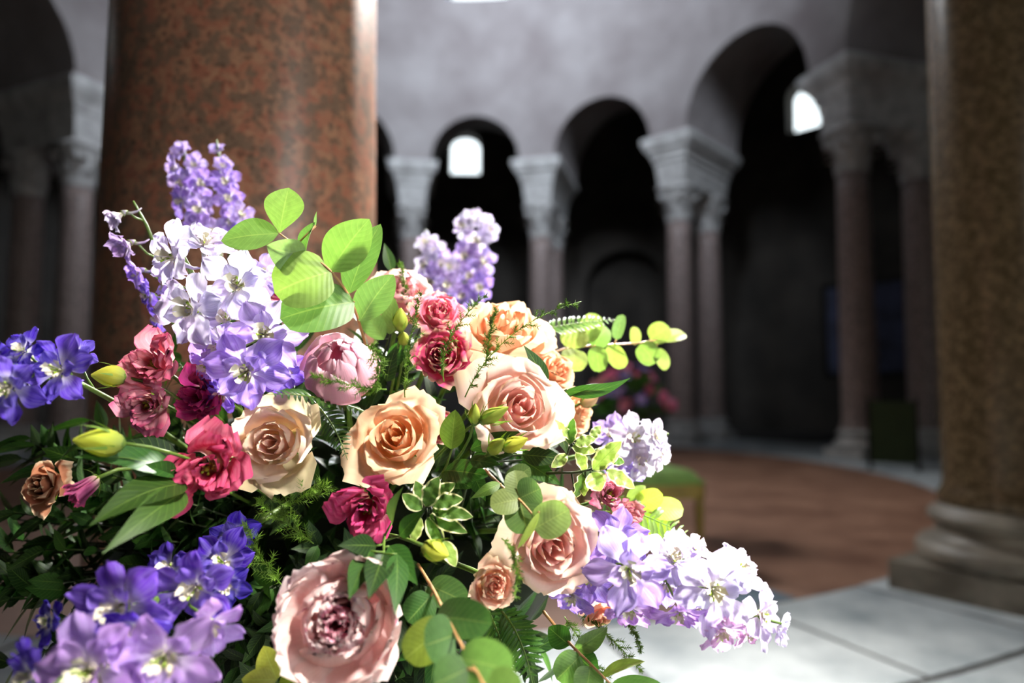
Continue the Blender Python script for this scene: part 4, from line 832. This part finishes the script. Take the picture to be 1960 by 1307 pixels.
sprig('lisianthus_leaf_spray', 'dark pointed leaves spreading over the top of the open peony', 'foliage', 'pointed leaf sprays', [(740, 1000, 0.60), (735, 1035, 0.54), (735, 1060, 0.52)],
    [((710, 1055, 0.52), (668, 1150, 0.48), 58, (-0.1, 0.3, 1), DG2, 'pointed'), ((735, 1060, 0.52), (705, 1150, 0.47), 62, (0.1, 0.3, 1), DG, 'pointed'), ((760, 1060, 0.52), (755, 1180, 0.47), 50, (0.3, 0.1, 1), DG2, 'pointed'), ((745, 1045, 0.53), (800, 1120, 0.50), 56, (0.2, 0.3, 1), DG2, 'pointed'), ((720, 1045, 0.53), (645, 1045, 0.50), 48, (0, 0.5, 1), DG, 'pointed'), ((750, 1000, 0.55), (775, 930, 0.53), 30, (-0.6, 0.1, 0.8), EG2, 'pointed', 0.1, 0.4), ((765, 1025, 0.54), (815, 975, 0.52), 40, (-0.2, 0.4, 0.9), DG2, 'pointed')], M_stem, M_leaf, 72, shape='pointed')
sprig('ruscus_sprig', 'glossy dark leaves beside the upper blush rose, one shining white', 'foliage', 'pointed leaf sprays', [(1000, 830, 0.70), (1050, 770, 0.67), (1085, 745, 0.66)],
    [((1045, 740, 0.65), (1000, 660, 0.64), 40, (0.4, 0.3, 0.9), DG, 'pointed', 0.1), ((1080, 750, 0.66), (1205, 720, 0.66), 34, (0.1, -0.4, 0.9), DG2, 'pointed', 0.18), ((1078, 765, 0.66), (1170, 738, 0.66), 36, (0.1, 0.9, 0.2), DG2, 'pointed', 0.1), ((1060, 790, 0.67), (1085, 870, 0.65), 46, (0.2, 0, 1), DG, 'pointed'), ((1030, 850, 0.66), (1000, 930, 0.64), 50, (0, 0.2, 1), DG2, 'pointed')], M_stem_d, M_leaf, 73, shape='pointed')
sprig('ruscus_sprig', 'dark glossy leaves under the cluster of green buds', 'foliage', 'pointed leaf sprays', [(880, 980, 0.68), (900, 900, 0.63), (900, 860, 0.62)],
    [((900, 860, 0.61), (1000, 826, 0.60), 36, (0, 0.5, 0.8), DG2, 'pointed'), ((900, 880, 0.61), (960, 890, 0.59), 34, (0, 0.4, 0.9), DG2, 'pointed'), ((890, 900, 0.62), (850, 960, 0.60), 36, (0, 0.3, 1), DG, 'pointed'), ((905, 905, 0.62), (930, 960, 0.60), 36, (0, 0.3, 1), DG2, 'pointed'), ((900, 880, 0.61), (985, 870, 0.60), 40, (0.1, 0.6, 0.8), DG, 'pointed'), ((1000, 880, 0.63), (1075, 930, 0.62), 44, (0, 0.4, 1), DG2, 'pointed'), ((1000, 870, 0.63), (1085, 880, 0.62), 44, (0, 0.4, 1), DG, 'pointed')], M_stem_d, M_leaf, 74, shape='pointed')
sprig('ruscus_sprig', 'sunlit green leaves standing behind the peony bud and small buds', 'foliage', 'pointed leaf sprays', [(720, 740, 0.70), (740, 660, 0.67), (750, 610, 0.66)],
    [((735, 650, 0.66), (690, 585, 0.66), 44, (0, 0.3, 1), EG, 'oval'), ((745, 640, 0.66), (755, 570, 0.66), 38, (-0.2, 0.2, 1), EG, 'oval'), ((745, 700, 0.67), (790, 640, 0.66), 40, (0, 0.3, 1), DG2, 'pointed'), ((740, 730, 0.66), (760, 660, 0.65), 40, (-0.3, 0.2, 1), DG, 'pointed'), ((750, 520, 0.72), (735, 465, 0.73), 26, (0.3, 0.3, 1), DG, 'pointed')], M_stem_d, M_leaf, 75, shape='pointed')
# variegated pittosporum
VG, VG2 = rgb('#4f7030'), rgb('#95aa58')
sprig('pittosporum_sprig', 'variegated cream-edged leaf rosette right of the magenta lisianthus', 'foliage', 'variegated pittosporum sprigs', [(790, 1030, 0.62), (805, 985, 0.57), (822, 965, 0.55)],
    [((815, 970, 0.55), (840, 912, 0.55), 38, (-0.2, 0.2, 1), VG), ((825, 965, 0.55), (888, 955, 0.545), 34, (0, 0.5, 0.9), VG), ((825, 975, 0.55), (906, 990, 0.54), 34, (0, 0.5, 0.9), VG), ((822, 985, 0.55), (895, 1020, 0.54), 30, (0, 0.3, 1), VG), ((808, 975, 0.55), (770, 945, 0.55), 30, (0, 0.3, 1), VG), ((812, 960, 0.56), (795, 920, 0.56), 28, (0.2, 0.2, 1), VG), ((818, 990, 0.55), (850, 1050, 0.54), 30, (0.1, 0.2, 1), VG), ((805, 990, 0.55), (790, 1040, 0.545), 26, (-0.2, 0.2, 1), VG2), ((832, 950, 0.555), (872, 925, 0.55), 28, (0, 0.4, 1), VG), ((850, 1035, 0.54), (872, 1085, 0.535), 30, (0.2, 0.3, 1), VG2)], M_stem_d, M_pit, 81, shape='oval')
sprig('pittosporum_sprig', 'pale variegated sprig right of the upper blush rose', 'foliage', 'variegated pittosporum sprigs', [(1050, 920, 0.66), (1080, 880, 0.62), (1095, 845, 0.60)],
    [((1092, 842, 0.60), (1062, 803, 0.60), 18, (0.2, 0.5, 0.9), VG2), ((1090, 850, 0.60), (1098, 800, 0.60), 26, (-0.4, 0.2, 0.9), VG), ((1100, 850, 0.60), (1140, 840, 0.60), 28, (0, 0.6, 0.8), VG2), ((1095, 855, 0.60), (1140, 865, 0.60), 26, (0, 0.4, 0.9), VG2), ((1085, 870, 0.61), (1055, 895, 0.60), 24, (0.2, 0.3, 1), VG2), ((1105, 860, 0.60), (1120, 905, 0.60), 24, (0.3, 0.1, 1), VG2), ((1130, 840, 0.605), (1150, 815, 0.61), 20, (0, 0.4, 1), VG2)], M_stem_d, M_pit, 82, shape='oval')
sprig('pittosporum_sprig', 'pale variegated sprig with curled leaves above the dusky pink lisianthus', 'foliage', 'variegated pittosporum sprigs', [(1020, 905, 0.64), (1070, 905, 0.61), (1110, 903, 0.595), (1160, 890, 0.59)],
    [((1135, 900, 0.59), (1190, 845, 0.59), 40, (-0.4, 0.4, 0.9), VG2), ((1130, 905, 0.59), (1150, 940, 0.585), 46, (0.2, 0.4, 0.9), VG2), ((1115, 905, 0.595), (1098, 955, 0.59), 26, (0.6, 0.1, 0.8), VG), ((1160, 900, 0.59), (1215, 935, 0.585), 32, (-0.1, 0.6, 0.8), VG2), ((1120, 915, 0.595), (1118, 950, 0.59), 22, (-0.5, 0.1, 0.8), VG2), ((1150, 885, 0.595), (1185, 870, 0.60), 24, (0, 0.4, 1), VG2), ((1105, 970, 0.60), (1145, 1010, 0.59), 26, (0.5, 0.3, 0.8), VG2), ((1170, 880, 0.60), (1195, 885, 0.60), 20, (0, 0.4, 1), VG)], M_stem_d, M_pit, 83, shape='oval')
for o in [o for o in COL.objects if o.name.startswith('pittosporum_sprig')]:
    for c in o.children:
        if c.name.startswith('leaf'):
            me = c.data; co = np.empty(len(me.vertices) * 3, dtype=np.float32); me.vertices.foreach_get('co', co); co = co.reshape(-1, 3)
            L = co[:, 1].max(); co[:, 2] += 0.07 * L * np.sin(co[:, 1] / L * 19 + np.sign(co[:, 0])) * np.abs(co[:, 0]) / max(1e-6, np.abs(co[:, 0]).max()); me.vertices.foreach_set('co', co.ravel()); me.update()
# buds
LG, YG = rgb('#a9b850'), rgb('#cfd250')
bud(206, 720, 0.585, 56, (-0.9, 0.1, 0.4), YG, 'yellow-green bud pointing left of the dusty pink lisianthus', 91, 0.42)
bud(186, 845, 0.50, 82, (-0.85, 0.15, 0.5), YG, 'blurred yellow bud above the fanned dark leaves at left', 92, 0.36)
bud(766, 610, 0.65, 46, (0.1, 0.9, 0.4), LG, 'pale green bud between the peony bud and small pink rose', 93, 0.36)
bud(772, 646, 0.65, 34, (0.1, 0.6, 0.7), LG, 'tiny green bud under the pale green bud', 94, 0.36)
bud(908, 790, 0.59, 44, (0.1, 0.85, 0.5), LG, 'green bud in front of the upper blush rose, left of two', 95, 0.30)
bud(948, 792, 0.585, 66, (0.8, 0.45, 0.5), LG, 'long green bud in front of the upper blush rose, right of two', 96, 0.24)
bud(952, 852, 0.585, 56, (0.45, 0.5, 0.7), LG, 'green bud below the upper blush rose, left of two', 97, 0.28)
bud(988, 848, 0.58, 56, (0.8, 0.4, 0.5), YG, 'yellow-green bud below the upper blush rose, right of two', 98, 0.30)
bud(836, 1055, 0.51, 58, (0.85, -0.15, 0.6), YG, 'shiny yellow-green bud above the big blurred leaves', 99, 0.40)
bud(1130, 765, 0.70, 40, (0.6, 0.3, 0.6), rgb('#ecc8a0'), 'pale peach bud behind the shining dark leaf', 100, 0.4)
# ferns
fern('dark leather fern tip lying over the top of the cream rose', [(700, 790, 0.63), (610, 750, 0.58), (510, 755, 0.54)], 74, 101, DG2, (0, 0.8, 0.6))
fern('leather fern frond drooping right of the cream rose', [(590, 760, 0.63), (640, 800, 0.61), (665, 880, 0.60)], 60, 102, DG, (0.1, 0.4, 0.9))
fern('sunlit leather fern frond above the lime eucalyptus', [(1010, 640, 0.73), (1090, 615, 0.75), (1180, 612, 0.77)], 56, 103, EG2, (0, 0.7, 0.6))
fern('bright fern frond pointing right towards the stool', [(1160, 960, 0.70), (1240, 985, 0.69), (1325, 1030, 0.69)], 74, 104, EG, (0, 0.5, 0.8), 14)
fern('dark fern frond beneath the lower blush rose', [(960, 1170, 0.60), (1000, 1210, 0.58), (1020, 1310, 0.57)], 90, 105, DG2, (0.1, 0.3, 1), 13)
fern('shaded fern frond beside the hanging eucalyptus leaves', [(930, 1160, 0.62), (965, 1230, 0.60), (985, 1310, 0.58)], 76, 106, DG2, (-0.1, 0.3, 1), 13)
# asparagus fern
plumosus('feathery asparagus fern drawn across the right of the peony bud', [(700, 660, 0.57), (735, 670, 0.555), (720, 748, 0.55)], 111, M_need, 26, 12)
plumosus('dark asparagus fern tip across the foot of the peony bud', [(740, 745, 0.56), (680, 745, 0.55), (592, 715, 0.55)], 112, M_need, 22, 13)
plumosus('feathery asparagus fern standing left of the magenta rose', [(775, 760, 0.62), (770, 680, 0.60), (810, 555, 0.59)], 113, M_need, 30, 13)
plumosus('feathery asparagus fern over the magenta rose', [(850, 730, 0.60), (830, 650, 0.59), (935, 560, 0.60)], 114, M_need, 26, 12)
plumosus('long asparagus fern arching across the top peach rose', [(890, 760, 0.60), (950, 620, 0.59), (1112, 577, 0.62)], 115, M_need, 26, 12)
plumosus('asparagus fern sprig in front of the top peach rose', [(930, 700, 0.60), (935, 640, 0.59), (950, 590, 0.60)], 116, M_need, 18, 10)
plumosus('dark asparagus fern twig between the two lower blush roses', [(960, 1030, 0.54), (1000, 1060, 0.53), (985, 1150, 0.53)], 117, M_need, 16, 12, dens=0.7)
plumosus('dim asparagus fern spray below the cream rose', [(520, 1000, 0.62), (560, 950, 0.60), (630, 930, 0.59)], 118, M_need, 40, 16)
plumosus('asparagus fern dangling over the marble under the violet delphinium', [(1100, 1170, 0.62), (1160, 1200, 0.60), (1230, 1290, 0.59)], 119, M_need, 22, 11)
plumosus('thin asparagus fern twig hanging from the violet delphinium', [(1190, 1180, 0.59), (1215, 1200, 0.585), (1228, 1250, 0.58)], 120, M_need, 10, 8)
plumosus('dim asparagus fern spray left of the open peony', [(540, 1120, 0.60), (500, 1080, 0.58), (470, 1000, 0.57)], 121, M_need, 40, 16)
plumosus('asparagus fern spray under the peach rose in shade', [(600, 1040, 0.62), (560, 1010, 0.60), (490, 960, 0.59)], 122, M_need, 36, 16)
plumosus('feathery asparagus fern tip above the pale pink rose', [(780, 590, 0.68), (775, 545, 0.68), (768, 500, 0.69)], 123, M_need, 18, 10)
plumosus('asparagus fern beside the lower edge of the bouquet over the marble', [(1080, 1180, 0.64), (1120, 1240, 0.62), (1180, 1330, 0.60)], 124, M_need, 26, 12)

# ------------------------------------------------------------------ shaded filler foliage, foam and urn
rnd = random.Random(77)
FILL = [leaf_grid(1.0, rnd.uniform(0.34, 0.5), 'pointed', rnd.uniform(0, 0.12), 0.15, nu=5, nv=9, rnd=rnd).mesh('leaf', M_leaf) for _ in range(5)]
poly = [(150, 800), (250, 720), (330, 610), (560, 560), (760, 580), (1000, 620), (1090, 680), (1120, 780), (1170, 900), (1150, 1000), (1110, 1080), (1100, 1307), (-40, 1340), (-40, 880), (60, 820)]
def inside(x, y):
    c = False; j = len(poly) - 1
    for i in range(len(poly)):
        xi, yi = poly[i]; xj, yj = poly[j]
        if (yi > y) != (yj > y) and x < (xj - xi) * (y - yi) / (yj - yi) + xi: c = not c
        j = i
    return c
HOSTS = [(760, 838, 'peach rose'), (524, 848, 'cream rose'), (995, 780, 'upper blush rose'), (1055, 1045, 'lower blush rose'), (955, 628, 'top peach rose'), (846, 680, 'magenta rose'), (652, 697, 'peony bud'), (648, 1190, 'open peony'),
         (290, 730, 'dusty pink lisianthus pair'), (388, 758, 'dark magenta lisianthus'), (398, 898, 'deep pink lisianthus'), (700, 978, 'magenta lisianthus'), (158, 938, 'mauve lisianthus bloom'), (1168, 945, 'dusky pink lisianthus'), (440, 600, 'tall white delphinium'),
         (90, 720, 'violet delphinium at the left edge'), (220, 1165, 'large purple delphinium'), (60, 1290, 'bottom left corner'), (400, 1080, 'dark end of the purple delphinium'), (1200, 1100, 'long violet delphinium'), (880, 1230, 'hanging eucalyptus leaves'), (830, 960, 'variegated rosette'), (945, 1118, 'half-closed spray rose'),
         (960, 850, 'green buds'), (1130, 1260, 'folded eucalyptus twig'), (500, 1280, 'yellow-green lobed leaves'), (250, 940, 'fanned dark leaves'), (60, 930, 'shade-painted apricot rose'), (540, 1000, 'dim asparagus spray'), (320, 1010, 'tips of the fanned dark leaves')]
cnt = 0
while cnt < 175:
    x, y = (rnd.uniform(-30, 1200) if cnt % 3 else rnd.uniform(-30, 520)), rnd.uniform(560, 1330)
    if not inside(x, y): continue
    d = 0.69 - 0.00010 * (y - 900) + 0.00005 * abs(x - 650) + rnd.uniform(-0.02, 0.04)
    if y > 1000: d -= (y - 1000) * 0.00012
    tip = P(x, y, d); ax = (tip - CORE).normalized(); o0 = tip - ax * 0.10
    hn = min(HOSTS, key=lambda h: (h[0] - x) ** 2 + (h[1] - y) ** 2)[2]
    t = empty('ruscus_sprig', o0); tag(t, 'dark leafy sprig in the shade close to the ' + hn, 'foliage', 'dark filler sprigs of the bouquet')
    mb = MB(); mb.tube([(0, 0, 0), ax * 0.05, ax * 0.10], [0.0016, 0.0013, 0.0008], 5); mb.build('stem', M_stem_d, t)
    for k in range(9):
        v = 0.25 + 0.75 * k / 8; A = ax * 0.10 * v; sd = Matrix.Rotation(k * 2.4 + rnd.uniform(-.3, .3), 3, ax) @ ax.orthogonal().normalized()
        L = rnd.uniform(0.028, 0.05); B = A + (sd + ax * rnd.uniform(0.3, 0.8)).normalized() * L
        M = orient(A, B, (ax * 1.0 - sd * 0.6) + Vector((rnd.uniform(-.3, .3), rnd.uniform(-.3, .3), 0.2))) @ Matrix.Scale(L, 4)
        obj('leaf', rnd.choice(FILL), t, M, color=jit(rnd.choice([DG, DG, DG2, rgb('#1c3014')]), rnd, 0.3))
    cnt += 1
t = empty('floral_foam_blocker', CORE); tag(t, 'dark foam block under the stems, added to block light and gaps', 'floral foam')  # unseen mass added to stop light and views through the leaves
mb = MB(); G = []
for j in range(13):
    w = -PI / 2 + PI * j / 12
    G.append([(0.27 * math.cos(w) * math.cos(a) * (1 + 0.06 * math.sin(5 * a + 3 * w)), 0.09 * math.cos(w) * math.sin(a), 0.17 * math.sin(w) * (1 + 0.05 * math.sin(4 * a))) for a in lin(0, 2 * PI, 25)])
mb.grid(G); mb.build('foam_block', M_foam, t)
ux, uy = CORE.x + 0.03, CORE.y - 0.06
t = empty('flower_urn', (ux, uy, 0)); tag(t, 'white urn on a pedestal under the bouquet', 'urn')
mb = MB(); mb.lathe([(0.05, 0.36), (0.09, 0.37), (0.05, 0.40), (0.04, 0.42), (0.11, 0.47), (0.16, 0.53), (0.165, 0.55), (0.15, 0.55), (0.10, 0.48)], 40); mb.build('bowl', M_urn, t)
mb = MB(); mb.box(-0.14, 0.14, -0.14, 0.14, 0.0, 0.05); mb.box(-0.11, 0.11, -0.11, 0.11, 0.05, 0.32); mb.box(-0.13, 0.13, -0.13, 0.13, 0.32, 0.36); mb.build('pedestal', M_slab, t, smooth=False)

# ------------------------------------------------------------------ the far flower arrangement
def far_arrangement():
    rnd = random.Random(9); c = P(1205, 745, 4.3)
    st = empty('flower_stand', (c.x, c.y, 0)); tag(st, 'dark stand carrying the far flower arrangement', 'stand')
    mb = MB(); mb.lathe([(0.16, 0.0), (0.16, 0.02), (0.03, 0.05), (0.02, 0.3), (0.02, c.z - 0.30)], 20); mb.build('pole', M_metal, st)
    mb = MB(); mb.lathe([(0.02, c.z - 0.30), (0.08, c.z - 0.26), (0.11, c.z - 0.19), (0.09, c.z - 0.19)], 20); mb.build('bowl', M_metal, st)
    t = empty('flower_arrangement', (c.x, c.y, c.z - 0.15)); tag(t, 'blurred pink and violet flower arrangement in the distance behind the lime leaves', 'bouquet')
    cols = [rgb('#b48adc'), rgb('#dc5c90'), rgb('#f0b0b0'), rgb('#8e72d0'), rgb('#ea8cb0'), rgb('#c0a0ea')]
    for k in range(34):
        a = rnd.uniform(0, 6.28); e = rnd.uniform(-0.1, 1.3); r = rnd.uniform(0.16, 0.24)
        dr = Vector((math.cos(a) * math.cos(e) * 1.2, math.sin(a) * math.cos(e), math.sin(e) * 0.95)); p = dr * r + Vector((0, 0, 0.06))
        M = TRS(p, frame_z(dr), rnd.uniform(0.035, 0.055))
        if k % 3 == 0:
            f = obj('bloom', FBODY, t, M, color=cols[3])
            for q in range(5): obj('petal', DEL[q], f, Matrix.Rotation(q * 1.2566, 4, 'Z'), color=jit(cols[rnd.choice([0, 3, 5])], rnd, 0.1))
        else:
            mb = MB(); mb.lathe([(0.05, -0.3), (0.2, -0.1), (0.1, 0.05)], 8); f = mb.build('bloom', M_stem, t); f.matrix_basis = M; cc = cols[rnd.choice([1, 2, 4, 4])]
            for q in range(9):
                g = cup_petal(0.1 + 0.08 * q, 0.1 + 0.1 * q, 1.0 - 0.04 * q, 0.9, q * 2.4, 0.1, 0.04, 0.1, 0.0, rnd, nu=7, nv=6); g.build('petal', M_lis, f, color=jit(cc, rnd, 0.1))
    for k in range(40):
        a = rnd.uniform(0, 6.28); e = rnd.uniform(-0.5, 1.2); dr = Vector((math.cos(a) * math.cos(e) * 1.2, math.sin(a) * math.cos(e), math.sin(e)))
        A = dr * 0.10 + Vector((0, 0, 0.06)); obj('leaf', rnd.choice(FILL), t, orient(A, A + dr * 0.1, Vector((0, 0, 1)) + dr.orthogonal()) @ Matrix.Scale(rnd.uniform(0.12, 0.18), 4), color=jit(DG2, rnd, 0.3))
far_arrangement()
